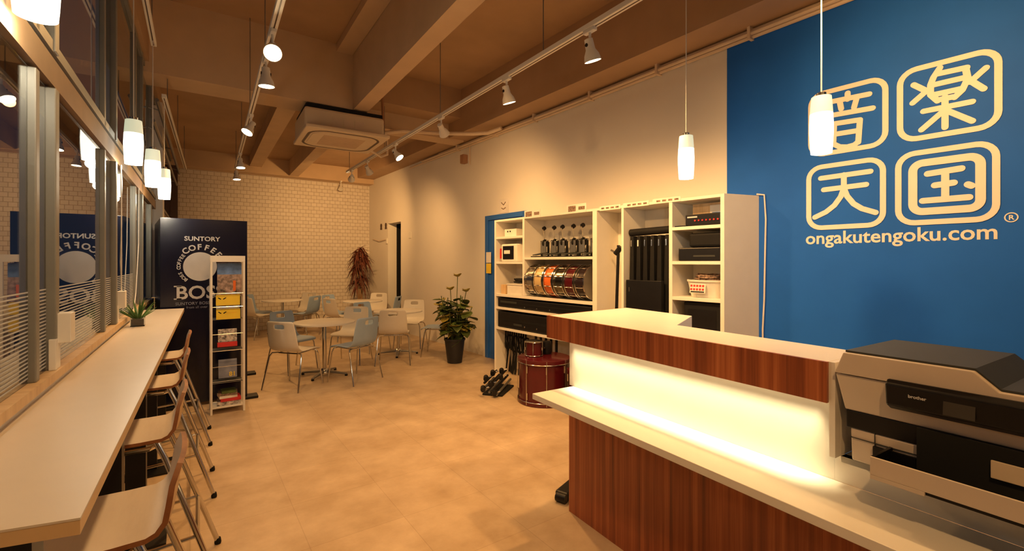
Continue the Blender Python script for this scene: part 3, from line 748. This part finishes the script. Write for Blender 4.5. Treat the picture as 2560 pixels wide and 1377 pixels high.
for k, (y, dx) in enumerate(((1.75, -.245), (2.60, -.245), (3.60, -.235), (4.57, -.225))):
    o = stool() if k == 0 else copy_tree(ST)
    if k == 0: ST = o
    o['label'] = slab[k]; place(o, dx, y, 0, R(90 - .8))

# bar plant, window boxes with cords
t = thing('succulent_pot', 'small spiky green plant in a clear glass cube on the bar', 'potted plant', (-.30, 4.16, 1.0005))
B().box(-.036, .036, -.036, .036, 0, .008).box(-.040, -.036, -.04, .04, 0, .06).box(.036, .040, -.04, .04, 0, .06).box(-.036, .036, -.04, -.036, 0, .06).box(-.036, .036, .036, .04, 0, .06).build('glass_cube', 'glass', t)
B().box(-.034, .034, -.034, .034, .009, .048).build('soil', 'soil', t)
b = B()
for k in range(34):
    a = random.random() * 2 * PI; el = R(random.uniform(28, 82)); L = random.uniform(.10, .155)
    p0 = Vector((.012 * math.cos(a), .012 * math.sin(a), .045)); d = Vector((math.cos(a) * math.cos(el), math.sin(a) * math.cos(el), math.sin(el)))
    sd = Vector((-math.sin(a), math.cos(a), 0)); mid = p0 + d * L * .5 + Vector((0, 0, .01)); tip = p0 + d * L
    v = [b.bm.verts.new(q) for q in (p0 - sd * .004, p0 + sd * .004, mid + sd * .006, tip, mid - sd * .006)]; b._f(v)
b.build('leaves', 'leafb', t, solid=.0015, recalc=False)
for k, (y, lab) in enumerate(((2.33, 'white box with wood side on the window stile nearest the camera'), (3.87, 'white box on the second window stile, beside the small plant'))):
    t = thing('window_box', lab, 'wall box', group='white boxes on the window stiles')
    X = -.403 if k == 0 else -.385
    B().box(X, X + .043, y, y + .075, 1.153, 1.262).build('box_body', 'whitem', t, bevel=.003)
    B().box(X - .012, X + .008, y - .03, y + .04, 1.0605, 1.172).build('lower_box', 'whitem', t, bevel=.002)
t = thing('blind_cord', 'pair of white cords hanging by the second window stile', 'cord')
for k in range(2): B().tube([(-.36, 3.85 - .02 * k, 2.07), (-.362, 3.87 + .01 * k, 1.7), (-.362 - .005 * k, 3.88, 1.45), (-.365, 3.90 + .015 * k, 1.262)], .0035, 6).build('cord', 'paper', t)
t = thing('blind_cord', 'pale cord hanging by the far window next to the panel', 'cord')
B().tube([(-.35, 4.95, 2.07), (-.35, 4.92, 1.6), (-.355, 4.75, 1.2), (-.36, 4.62, 1.07)], .0035, 6).build('cord', 'paper', t)

# ------------------------------------------------------------------ navy coffee panel booth
bo = thing('coffee_partition', 'tall navy coffee advertising partition at the end of the bar', 'advertising panel')
B().box(-.238, .50, 5.63, 5.67, .03, 1.885).build('front_board', 'navy', bo, bevel=.002)
b = B(); b.hexa([Vector(p) for p in ((-.238, 5.67, .03), (-.222, 5.67, .03), (-.322, 6.8, .03), (-.338, 6.8, .03), (-.238, 5.67, 1.885), (-.222, 5.67, 1.885), (-.322, 6.8, 1.885), (-.338, 6.8, 1.885))]); b.build('side_board', 'navy', bo)
B().box(-.338, .52, 6.8, 6.84, .03, 1.885).build('back_board', 'navy', bo)
for (x0, x1, y) in ((.36, .60, 5.65), (-.22, -.10, 5.65), (.45, .70, 6.82)):
    B().box(x0, x1, y - .07, y + .07, 0, .029).build('foot', 'black', bo, bevel=.006)
def pmx(x, z, rot=0): return Matrix.Translation((x, 5.6292, z)) @ Matrix.Rotation(R(90), 4, 'X') @ Matrix.Rotation(rot, 4, 'Z')
B().text('SUNTORY', .062, pmx(.104, 1.665), .0008, .0015, sx=1.06).build('suntory_lettering', 'silver', bo)
b = B()
dcx, dcz, rx, rz = .086, 1.405, .142, .145
b.prism([(rx * math.cos(2 * PI * k / 48), rz * math.sin(2 * PI * k / 48)) for k in range(48)], 0, .001, pmx(dcx, dcz))
b.build('round_emblem', 'silver', bo)
def arc(txt, r, a0, a1, size, name, off):
    b = B(); n = len(txt)
    for k, ch in enumerate(txt):
        if ch == ' ': continue
        a = R(a0 + (a1 - a0) * k / (n - 1)); x = dcx + r * math.cos(a); z = dcz + r * math.sin(a)
        b.text(ch, size, pmx(x, z, a - PI / 2), .0008, off)
    return b.build(name, 'silver', bo)
arc('COFFEE', .172, 128, 38, .078, 'coffee_arc_lettering', .0022)
arc('BOSS COFFEE', .163, 228, 142, .044, 'boss_coffee_arc_lettering', .001)
b = B(); b.text('BOSS', .185, pmx(-.118, 1.082), .0008, .0035, 'LEFT', .98)
b.box(-.012, .05, 0, .012, 0, .0008, pmx(-.118, 1.078)); b.box(-.012, .05, .125, .137, 0, .0008, pmx(-.118, 1.078))
b.build('boss_lettering', 'silver', bo)
B().text('SUNTORY BOSS', .040, pmx(-.118, 1.022), .0005, .0004, 'LEFT', 1.0).build('small_lettering', 'greyp', bo)
B().text('from all over', .034, pmx(-.03, .985), .0005, .0002, 'LEFT', 1.0).build('smaller_lettering', 'greyp', bo)

# ------------------------------------------------------------------ magazine rack
rk = thing('magazine_rack', 'slim white metal magazine rack in front of the navy partition', 'magazine rack')
X0, X1, Y0, Y1 = .166, .434, 5.19, 5.42
for x in (X0, X1):
    for y in (Y0, Y1):
        B().box(x - .009, x + .009, y - .009, y + .009, 0, 1.50).build('post', 'whitem', rk, bevel=.002)
B().box(X0 - .009, X1 + .009, Y0 - .011, Y0 - .009 + .004, 1.452, 1.51).build('header_plate', 'whitem', rk, bevel=.001)
B().box(X0, X1, Y0, Y1, 1.495, 1.505).build('top_plate', 'whitem', rk)
B().box(X0, X1, Y0, Y1, .055, .067).build('bottom_shelf', 'whitem', rk)
for z in (1.15, 1.02, .76, .60, .45, .31):
    B().tube([(X0, Y0, z), (X1, Y0, z)], .003, 6).build('wire_rail', 'chrome', rk)
for z in (1.12, .90, .60, .29):
    B().box(X0 + .009, X1 - .009, Y0 + .03, Y1 - .03, z - .004, z).build('wire_shelf', 'gmetal', rk)
def mag(name, lab, cat, x0, x1, z0, z1, m_, y=5.235, g=None, tilt=.03):
    t = thing(name, lab, cat, (0, y, 0), 0, g)
    b = B(); b.hexa([Vector(p) for p in ((x0, 0, z0), (x1, 0, z0), (x1, .008, z0), (x0, .008, z0), (x0, tilt, z1), (x1, tilt, z1), (x1, .008 + tilt, z1), (x0, .008 + tilt, z1))]); b.build('cover', m_, t); return t
t = mag('magazine', 'blue and grey picture magazine in the top tier of the rack', 'magazine', .215, .418, 1.1205, 1.445, 'photo')
B().box(.215, .418, .019, .0255, 1.33, 1.440).build('sky_print', 'bluep', t); B().box(.345, .368, .004, .012, 1.17, 1.27).build('orange_print', 'orange', t)
for k, (z0, z1, x0, lab) in enumerate(((1.035, 1.135, .203, 'upper yellow leaflet in the rack'), (.9005, .998, .205, 'lower yellow leaflet in the rack'))):
    t = mag('leaflet', lab, 'leaflet', x0, x0 + .198, z0, z1, 'yellow', 5.204, 'yellow leaflets in the rack', .005)
    b = B()
    for s_ in (-1, 1): b.cap([(-.03 * s_ + .0, .012), (-.012 * s_, .0)], .009, 0, .001, Matrix.Translation((x0 + .05, .003, (z0 + z1) / 2 + .01)) @ Matrix.Rotation(R(83), 4, 'X'))
    b.build('black_print', 'blackm', t)
    B().box(x0 + .08, x0 + .17, -.001 + .004, .005, z0 + .055, z0 + .060).build('orange_line', 'orange', t)
t = mag('leaflet', 'white leaflet strip between the two yellow leaflets', 'leaflet', .206, .40, 1.0005, 1.033, 'paper', 5.225)
t = mag('magazine', 'magazine with colour photos and a red bottom band', 'magazine', .222, .378, .6405, .80, 'photo2', 5.232); B().box(.216, .380, -.0035, -.0005, .632, .678).build('red_band', 'red', t)
t = mag('magazine', 'grey-blue magazine with yellow 81 on its cover', 'magazine', .225, .378, .3305, .505, 'greyp', 5.232)
B().text('81', .058, Matrix.Translation((.34, .002, .345)) @ Matrix.Rotation(R(80), 4, 'X'), .0006, .0012).build('cover_number', 'yellow', t)
z = .068
for k, (w_, h_, m_, dx, lab) in enumerate(((.19, .035, 'photo2', .0, 'bottom magazine bundle in the stack at the foot of the rack'), (.17, .03, 'red', .03, 'reddish book in the stack at the foot of the rack'), (.15, .025, 'paper', -.02, 'pale book in the stack at the foot of the rack'), (.16, .02, 'tan', -.01, 'brown book in the stack at the foot of the rack'), (.12, .018, 'leaf', .0, 'small green booklet topping the stack at the foot of the rack'))):
    t = thing('book', lab, 'book', (.31 + dx * .5, 5.30, z), R(4 * (k % 3) - 3), 'stacked books at the foot of the rack')
    B().box(-w_ / 2, w_ / 2, -.08, .08, .0005, h_).build('cover', m_, t, bevel=.001); z += h_ + .0005

# ------------------------------------------------------------------ round tables and chairs
def table():
    t = thing('round_table', 'x', 'table', group='round cafe tables')
    B().lathe([(.365, .665), (.375, .668), (.375, .686), (.370, .690)], 56).build('tabletop', 'white', t, smooth=True)
    B().lathe([(.07, .655), (.07, .665)], 24).build('top_flange', 'gmetal', t)
    B().lathe([(.026, .05), (.026, .655)], 20).build('column', 'chrome', t, smooth=True)
    B().lathe([(.06, .04), (.05, .07), (.03, .09)], 24).build('hub', 'chrome', t, smooth=True)
    for k in range(4):
        mx = Matrix.Rotation(R(45 + 90 * k), 4, 'Z'); b = B()
        b.hexa([mx @ Vector(p) for p in ((.03, -.025, .035), (.30, -.014, .018), (.30, .014, .018), (.03, .025, .035), (.03, -.025, .07), (.30, -.014, .034), (.30, .014, .034), (.03, .025, .07))])
        f = b.build('base_foot', 'gmetal', t, bevel=.004)
        q = mx @ Vector((.29, 0, 0)); B().lathe([(.018, 0), (.018, .018)], 12, cx=q.x, cy=q.y).build('glide', 'blackm', f)
    return t
def chair(m1):
    t = thing('cafe_chair', 'x', 'chair')
    prof = [(.215, .405), (.205, .428), (.17, .438), (.08, .432), (-.02, .424), (-.11, .424), (-.16, .438), (-.195, .475), (-.212, .53), (-.222, .58), (-.230, .63), (-.237, .67), (-.243, .70), (-.247, .722), (-.252, .75), (-.257, .772), (-.258, .785)]
    n = len(prof); nu = 12; b = B(); rows = []
    for i, (y, z) in enumerate(prof):
        hw = .205 if i < 7 else .205 - .030 * (i - 6) / (n - 7)
        if i == 0: hw -= .03
        if i == n - 1: hw -= .022
        row = []
        for j in range(nu + 1):
            q = -1 + 2 * j / nu
            row.append(b.bm.verts.new((hw * q, y + (.030 * q * q if i >= 6 else 0), z + (.014 * q * q if 2 < i < 7 else 0))))
        rows.append(row)
    for i in range(n - 1):
        for j in range(nu):
            if i in (12, 13) and 4 <= j <= 7: continue
            b._f([rows[i][j], rows[i][j + 1], rows[i + 1][j + 1], rows[i + 1][j]])
    b.build('seat_shell', m1, t, smooth=True, solid=.009, sub=1)
    for s_ in (-1, 1):
        B().tube([(s_ * .13, .12, .416), (s_ * .19, .135, .41), (s_ * .205, .15, .37), (s_ * .232, .20, .0)], .009, 8).build('leg', 'chrome', t, smooth=True)
        B().tube([(s_ * .13, -.10, .410), (s_ * .195, -.125, .405), (s_ * .212, -.145, .37), (s_ * .240, -.235, .0)], .009, 8).build('leg', 'chrome', t, smooth=True)
    B().tube([(-.13, .12, .412), (-.13, -.10, .406), (.13, -.10, .406), (.13, .12, .412)], .008, 8, closed=True).build('seat_frame', 'chrome', t, smooth=True)
    return t
T0 = None
tabs = [(1.415, 6.22, 'nearest round white table, in front of the others'), (2.69, 6.97, 'round white table beside the leafy potted plant'), (2.80, 9.15, 'round white table near the brick corner, under the reddish plant'), (1.53, 10.25, 'round white table far left against the brick wall')]
for k, (x, y, lab) in enumerate(tabs):
    o = table() if k == 0 else copy_tree(T0)
    if k == 0: T0 = o
    o['label'] = lab; place(o, x, y, 0, R([5, 20, 0, 10][k]))
CW = CB = None
chairs = [
 ('w', 1.00, 5.86, 0, 'white chair at the nearest table, back turned to the camera on the left'),
 ('b', 1.66, 5.76, 0, 'pale blue chair at the nearest table, front right'),
 ('b', 1.13, 6.72, 0, 'pale blue chair behind the nearest table on its left'),
 ('w', 1.90, 6.80, 0, 'white chair behind the nearest table on its right'),
 ('w', 2.42, 6.42, 1, 'white chair with its back to the camera at the table by the leafy plant'),
 ('b', 2.44, 7.50, 1, 'pale blue chair behind left of the table by the leafy plant'),
 ('w', 3.10, 7.47, 1, 'white chair facing the camera behind the table by the leafy plant'),
 ('b', 3.18, 6.60, 1, 'pale blue chair right of its table, next to the leafy plant'),
 ('w', 2.30, 8.93, 2, 'white chair front left of the table by the brick corner'),
 ('b', 2.44, 9.66, 2, 'pale blue chair back left of the table by the brick corner'),
 ('w', 3.20, 9.62, 2, 'white chair behind the table by the brick corner, below the reddish plant'),
 ('b', 3.18, 8.82, 2, 'pale blue chair right of the table by the brick corner'),
 ('w', 1.06, 10.0, 3, 'white chair left of the far left table'),
 ('b', 1.12, 10.66, 3, 'pale blue chair behind the white one at the far left table'),
 ('w', 1.98, 10.66, 3, 'white chair behind right of the far left table'),
 ('b', 1.88, 9.86, 3, 'pale blue chair front right of the far left table')]
for kind, x, y, ti, lab in chairs:
    if kind == 'w':
        o = chair('chairw') if CW is None else copy_tree(CW); CW = CW or o
    else:
        o = chair('chairb') if CB is None else copy_tree(CB); CB = CB or o
    tx, ty = tabs[ti][0], tabs[ti][1]
    a = math.atan2(ty - y, tx - x) - PI / 2
    o['label'] = lab; o['group'] = 'chairs at the nearest table' if ti == 0 else 'chairs at the table by the leafy plant' if ti == 1 else 'chairs at the table by the brick corner' if ti == 2 else 'chairs at the far left table'
    place(o, x, y, 0, a)

# ------------------------------------------------------------------ floor plants
def leaf(b, p, d, L, wd, droop=.3):
    d = Vector(d).normalized(); sd = d.cross(Vector((0, 0, 1)))
    if sd.length < .05: sd = Vector((1, 0, 0))
    sd.normalize(); p = Vector(p); l, r_, c = [], [], []
    for k in range(6):
        f = k / 5; q = p + d * L * f - Vector((0, 0, 1)) * droop * L * f * f; ww = wd * math.sin(PI * min(1, f * .92 + .08)) ** .8
        c.append(b.bm.verts.new(q - Vector((0, 0, ww * .25)))); l.append(b.bm.verts.new(q + sd * ww)); r_.append(b.bm.verts.new(q - sd * ww))
    for k in range(5):
        b._f([c[k], l[k], l[k + 1], c[k + 1]]); b._f([r_[k], c[k], c[k + 1], r_[k + 1]])
t = thing('leafy_potted_plant', 'bushy green and yellow plant in a black pot by the cream wall', 'potted plant', (3.14, 5.93, 0))
B().lathe([(.105, 0), (.145, .32), (.155, .325), (.155, .35), (.14, .35), (.135, .33)], 28).build('pot', 'pot', t, smooth=True)
B().lathe([(.13, .325), (.13, .335)], 24).build('soil', 'soil', t)
bg, by, bs = B(), B(), B()
random.seed(3)
for k in range(30):
    a = random.random() * 2 * PI; rr = random.uniform(.05, .27); h = random.uniform(.45, .98)
    tip = Vector((rr * math.cos(a), rr * math.sin(a), h)); base = Vector((.05 * math.cos(a), .05 * math.sin(a), .33))
    mid = (tip + base) / 2 + Vector((.03 * math.cos(a), .03 * math.sin(a), .05)); bs.tube([base, mid, tip], .006, 6)
    for j in range(7):
        f = random.uniform(.25, 1); q = base.lerp(tip, f); aa = random.random() * 2 * PI
        leaf(by if random.random() < .28 else bg, q, (math.cos(aa), math.sin(aa), random.uniform(-.4, .7)), random.uniform(.12, .21), random.uniform(.05, .085), random.uniform(.1, .6))
for (x, y, z) in ((.03, -.03, 1.24), (.16, -.05, 1.02), (-.06, .02, 1.05)):
    bs.tube([(0, 0, .4), (x * .6, y, z * .7), (x, y, z)], .005, 6)
    for j in range(5): leaf(by, (x, y, z), (math.cos(j * 1.3), math.sin(j * 1.3), 1.3 - .5 * (j % 2)), .10, .05, .3)
bs.build('stems', 'leaf', t); bg.build('leaves', 'leaf', t, solid=.001, recalc=False); by.build('yellow_leaves', 'leafy', t, solid=.001, recalc=False)
t = thing('tall_dried_plant', 'tall reddish-brown spiky plant in the brick corner', 'potted plant', (3.14, 10.45, 0))
B().lathe([(.12, 0), (.16, .30), (.17, .33), (.15, .33)], 24).build('pot', 'pot', t, smooth=True)
b = B()
for (x, y, h) in ((0, 0, 1.72), (.07, .05, 1.15), (-.05, .03, 1.40)): b.tube([(x * .3, y * .3, .3), (x * .8, y, h * .6), (x, y, h)], [.022, .018, .014], 8)
b.build('trunk', 'stem', t, smooth=True)
b = B()
for (x, y, h, n) in ((0, 0, 1.72, 90), (.08, .0, 1.60, 60), (.07, .05, 1.12, 42), (-.05, .03, 1.38, 60), (-.06, .0, 1.62, 60), (-.08, 0, 1.05, 40)):
    for k in range(n):
        a = random.random() * 2 * PI; el = random.uniform(-.9, 1.2)
        leaf(b, (x, y, h + random.uniform(-.12, .05)), (math.cos(a), math.sin(a), el), random.uniform(.18, .32), .014, random.uniform(.4, 1.4))
b.build('spiky_leaves', 'leafr', t, recalc=False)

# ------------------------------------------------------------------ ceiling things
ac = thing('ceiling_air_conditioner', 'cream ceiling cassette air conditioner hung beside the long beam', 'air conditioner', (1.54, 5.93, 2.95), R(-2))
B().box(-.46, .46, -.30, .46, .045, .29).build('casing', 'acp', ac, bevel=.03)
B().box(-.475, .475, -.475, .475, 0, .045).build('face_panel', 'acp', ac, bevel=.012)
b = B(); ring = sq(0, 0, .80, .80, .2, 8)
gp = []
for k in range(len(ring)):
    p, q = ring[k], ring[(k + 1) % len(ring)]; b.cap([p, q], .030, -.002, .001)
b.build('air_slot', 'brownm', ac)
B().prism(sq(0, 0, .72, .72, .17), -.006, .0005).build('grille_frame', 'acp', ac)
b = B()
for k in range(14): b.box(-.24, .24, -.24 + k * .035, -.225 + k * .035, -.009, -.0055)
b.build('grille', 'beam', ac)
b = B()
for k in range(3): b.box(-.16 + k * .13, -.05 + k * .13, -.303, -.2995, .10, .20)
b.build('casing_knockouts', 'pipe', ac)
b = B(); b.box(-.44, .44, -.28, .44, .29, .33); b.build('insulation', 'blackm', ac)
for s_ in (-1, 1):
    for q in (-1, 1): B().tube([(s_ * .43, q * .25 + .05, .2), (s_ * .43, q * .25 + .05, .345)], .008, 6).build('hanger_rod', 'gmetal', ac)
def pipes(name, lab, pts, r, m_='pipe', cat='pipe', grp=None):
    t = thing(name, lab, cat, group=grp); B().tube(pts, r, 8).build('tube', m_, t, smooth=True); return t
pipes('refrigerant_pipe', 'pale bent conduit sweeping from the air conditioner to the right wall', [(2.05, 6.35, 3.22), (2.5, 6.30, 3.33), (2.85, 6.2, 3.34), (3.1, 6.0, 3.32), (3.35, 5.75, 3.30), (3.50, 5.6, 3.30), (3.60, 5.4, 3.34)], .028)
pipes('refrigerant_pipe', 'brown pipe dropping from the ceiling right of the air conditioner', [(2.1, 6.05, 3.93), (2.10, 6.0, 3.5), (2.10, 5.97, 3.27)], .018, 'pipeb')
pipes('refrigerant_pipe', 'second brown pipe dropping nearer the cross beam', [(1.98, 6.62, 3.58), (1.98, 6.60, 3.40), (1.97, 6.5, 3.28), (1.95, 6.40, 3.2)], .026, 'pipeb')
pipes('drain_pipe', 'pale pipe dropping behind the right track lights', [(2.5, 6.45, 3.36), (2.36, 6.42, 3.33), (2.30, 6.40, 3.22), (2.30, 6.38, 2.98), (2.20, 6.36, 2.93), (2.02, 6.3, 2.99)], .018)
t = thing('wall_pipe_bundle', 'bundle of painted pipes running along the top of the right wall', 'pipe'); fr(t, RW)
for k, (x, z) in enumerate(((-.03, 3.375), (-.06, 3.345), (-.03, 3.325))):
    B().tube([(x, -5, z), (x, -1, z + .004), (x, 1, z), (x, 2.5, z - .006), (x, 4.1, z), (x, 5.6 + .6 * k, z + .004)], .017, 8).build('pipe', 'pipe', t, smooth=True)
for y in (-1.2, .1, 1.0, 1.9, 2.9, 3.8, 4.9): B().box(-.085, -.001, y - .012, y + .012, 3.30, 3.40).build('bracket', 'pipe', t)

def spot(x, y, z, aim, lab, track='left', lit=True, drop=.0, pw=1.0, size=115):
    # z = height of the track's underside; aim = world point
    t = thing('track_spotlight', lab, 'spotlight', (x, y, z), 0, 'spotlights on the %s track' % track)
    B().box(-.018, .018, -.05, .05, -.025, 0).build('track_adapter', 'whitem', t, bevel=.004)
    piv = Vector((0, 0, -.115)); d = (Vector(aim) - (Vector((x, y, z)) + piv)).normalized()
    B().tube([(0, 0, -.02), (0, 0, -.075), piv + Vector((0, 0, .02))], .009, 8).build('arm', 'whitem', t, smooth=True)
    B().tube([piv + Vector((-.035, 0, 0)), piv + Vector((.035, 0, 0))], .012, 10).build('pivot_knob', 'black', t, smooth=True)
    mx = Matrix.Translation(piv) @ d.to_track_quat('Z', 'Y').to_matrix().to_4x4()
    b = B(); b.lathe([(.016, -.05), (.028, -.045), (.032, .02), (.050, .055), (.058, .095), (.054, .095), (.046, .06), (.02, .045)], 24, mx)
    b.build('lamp_head', 'whitem', t, smooth=True)
    B().lathe([(.020, .060), (.050, .084), (.050, .088), (.012, .09)], 24, mx).build('bulb', 'spotglow' if lit else 'whitem', t, smooth=True)
    if lit:
        l = bpy.data.lights.new('spot', 'SPOT'); l.energy = SPOT_W * pw; l.color = WARM; l.spot_size = R(size); l.spot_blend = 1.0; l.shadow_soft_size = .04
        lo = bpy.data.objects.new('lamp_beam', l); COL.objects.link(lo); lo.parent = t
        lo.location = piv + d * .12; lo.rotation_euler = (-d).to_track_quat('Z', 'Y').to_euler()
    return t
TZ = 3.0
def track(name, lab, p0, p1):
    t = thing(name, lab, 'lighting track')
    b = B(); d = Vector(p1) - Vector(p0); L = d.length; a = math.atan2(-d.x, d.y)
    mx = Matrix.Translation(p0) @ Matrix.Rotation(a, 4, 'Z')
    B().box(-.022, .022, 0, L, 0, .035, mx).build('rail', 'whitem', t, bevel=.003)
    B().box(-.004, .004, .02, L - .02, -.0015, .0005, mx).build('slot', 'brownm', t)
    n = int(L / 1.6)
    for k in range(n + 1):
        q = mx @ Vector((0, .15 + k * (L - .3) / n, .035)); B().tube([q, (q.x, q.y, (CE if q.y < 6.1 else 3.62) )], .004, 6).build('hanger_wire', 'gmetal', t)
    return t
track('lighting_track', 'left lighting track running above the stools and tables', (.32, -1.0, TZ), (.63, 9.0, TZ))
track('lighting_track', 'right lighting track running between long beam and cream wall', (2.15, -1.0, TZ), (2.24, 8.2, TZ))
LX = lambda y: .35 + .031 * (y + 0.0)
spot(.455, 3.45, TZ, (.30, 2.2, 1.8), 'spotlight facing the camera on the left track, like a small star', pw=.45)
spot(.475, 3.95, TZ, (.62, 4.1, 0), 'large bright spotlight pointing down on the left track')
spot(.53, 5.55, TZ, (-.35, 5.0, 1.2), 'tilted spotlight on the left track aimed at the window side')
spot(.59, 7.6, TZ, (.72, 7.2, 0), 'spotlight near the far end of the left track')
spot(.62, 8.7, TZ, (.80, 8.5, 0), 'last spotlight at the far end of the left track')
spot(.38, 1.2, TZ, (-.2, 2.3, .9), 'added off-frame spotlight on the left track above the near end of the bar', pw=.3)  # unseen lamp, added as fill for the near bar
spot(.42, 2.5, TZ, (3.3, 3.5, .9), 'added off-frame spotlight on the left track over the open floor', pw=1.2, size=80)  # added out of view to brighten the shelving front
spot(2.18, 2.21, TZ, (2.95, 2.3, .7), 'nearest visible spotlight on the right track, above the desk corner', 'right', pw=1.5, size=140)
spot(2.185, 3.20, TZ, (2.95, 3.3, .7), 'second visible spotlight on the right track', 'right', pw=1.5, size=140)
spot(2.20, 4.46, TZ, (3.72, 5.6, 1.7), 'third spotlight on the right track, seen from behind', 'right')
spot(2.21, 5.82, TZ, (2.9, 5.0, 1.6), 'small spotlight right of the air conditioner on the right track', 'right', pw=.8)
spot(2.23, 7.05, TZ, (3.6, 8.2, 1.2), 'far spotlight on the right track near the corner', 'right', pw=.9)
spot(2.235, 7.9, TZ, (2.9, 11.1, 1.9), 'last spotlight on the right track, aimed at the brick', 'right', pw=2.0)
spot(2.16, .8, TZ, (3.9, .75, 2.1), 'added off-frame spotlight on the right track aimed at the blue wall logo', 'right', pw=1.5)  # unseen lamp added to light the logo area
spot(2.165, 1.05, TZ, (2.3, 1.9, 0), 'added off-frame spotlight on the right track right above the desk', 'right', pw=.8, size=100)  # added above the frame to light the desk top
spot(2.15, -.2, TZ, (1.7, .6, .8), 'added off-frame spotlight on the right track behind the printer', 'right', pw=.45, size=90)  # unseen lamp added to lift the printer end of the desk
spot(.33, -.4, TZ, (1.2, 1.6, 0), 'added unseen spotlight on the left track behind the camera', pw=.8)  # added out of view as fill for the near floor
t = spot(2.80, 10.75, 3.285, (2.6, 10.2, 2.0), 'unlit spotlight hung from the beam over the brick wall', 'right', lit=False); t['group'] = 'unlit spotlights on the beam'

# rails and cords on the window side
def rail(name, lab, p0, p1):
    t = thing(name, lab, 'rail'); d = Vector(p1) - Vector(p0); a = math.atan2(-d.x, d.y); mx = Matrix.Translation(p0) @ Matrix.Rotation(a, 4, 'Z')
    B().box(-.018, .018, 0, d.length, 0, .035, mx).build('bar', 'whitem', t, bevel=.003); B().box(-.004, .004, .02, d.length - .02, -.001, .001, mx).build('slot', 'brownm', t)
    for f in (.1, .5, .9):
        q = mx @ Vector((0, d.length * f, .035)); B().tube([q, (q.x, q.y, 3.62 if q.y > 6.1 else 3.30 if q.y > 5.69 else CE)], .004, 6).build('hanger_wire', 'gmetal', t)
    return t
rail('pendant_rail', 'white rail near the window holding the middle pendants', (-.25, 2.6, 3.16), (-.234, 4.62, 3.16))
rail('pendant_rail', 'white rail near the window running to the far corner', (-.20, 5.40, 2.99), (-.06, 9.4, 2.99))
for k, (x0, x1, z, lab) in enumerate(((-.30, -.20, 2.86, 'lower metal curtain rail by the window'), (-.27, -.16, 3.07, 'upper metal curtain rail by the window'))):
    t = thing('curtain_rail', lab, 'rail'); B().tube([(x0, 5.8, z), (x1, 10.4, z)], .018, 8).build('tube', 'gmetal', t, smooth=True)
    for y in (6.2, 8.2, 10.0): B().tube([(x0 + (x1 - x0) * (y - 5.8) / 4.6, y, z), (-.36, y, z + .02)], .008, 6).build('bracket', 'gmetal', t)

def pendant(x, y, zb, ztop, lab, grp):
    t = thing('pendant_lamp', lab, 'pendant lamp', (x, y, zb), 0, grp)
    B().tube([(0, 0, .30), (0, 0, ztop - zb)], .0035, 6).build('cord', 'paper', t)
    B().lathe([(.012, .285), (.022, .29), (.022, .305), (.006, .312)], 16).build('cap', 'chrome', t, smooth=True)
    B().lathe([(.030, .0), (.046, .0), (.0485, .03), (.052, .10), (.0525, .14), (.050, .20)], 28).build('glass_shade', 'shade', t, smooth=True)
    l = bpy.data.lights.new('bulb', 'POINT'); l.energy = 3.2; l.color = (1, .86, .62); l.shadow_soft_size = .03
    lo = bpy.data.objects.new('bulb_light', l); COL.objects.link(lo); lo.parent = t; lo.location = (0, 0, -.02)
    B().lathe([(.050, .20), (.046, .26), (.0435, .285), (.012, .285)], 28).build('shade_top', 'shadetop', t, smooth=True)
    return t
G1_, G2_ = 'pendant lamps over the window bar', 'pendant lamps over the reception desk'
pendant(-.355, 1.83, 2.14, 4.05, 'pendant lamp closest to the camera over the bar, at the top left edge', G1_)
pendant(-.30, 3.86, 2.085, 4.05, 'pendant lamp over the bar, left one of the visible three', G1_)
pendant(-.235, 4.50, 2.03, 3.17, 'pendant lamp over the bar, middle one of the visible three', G1_)
pendant(-.20, 5.50, 2.05, 3.0, 'pendant lamp over the bar, nearest the navy partition', G1_)
pendant(2.73, 1.86, 2.01, 4.05, 'pendant lamp in front of the cream wall above the desk', G2_)
pendant(2.62, 1.01, 2.0, 4.05, 'pendant lamp hanging in front of the wall logo', G2_)
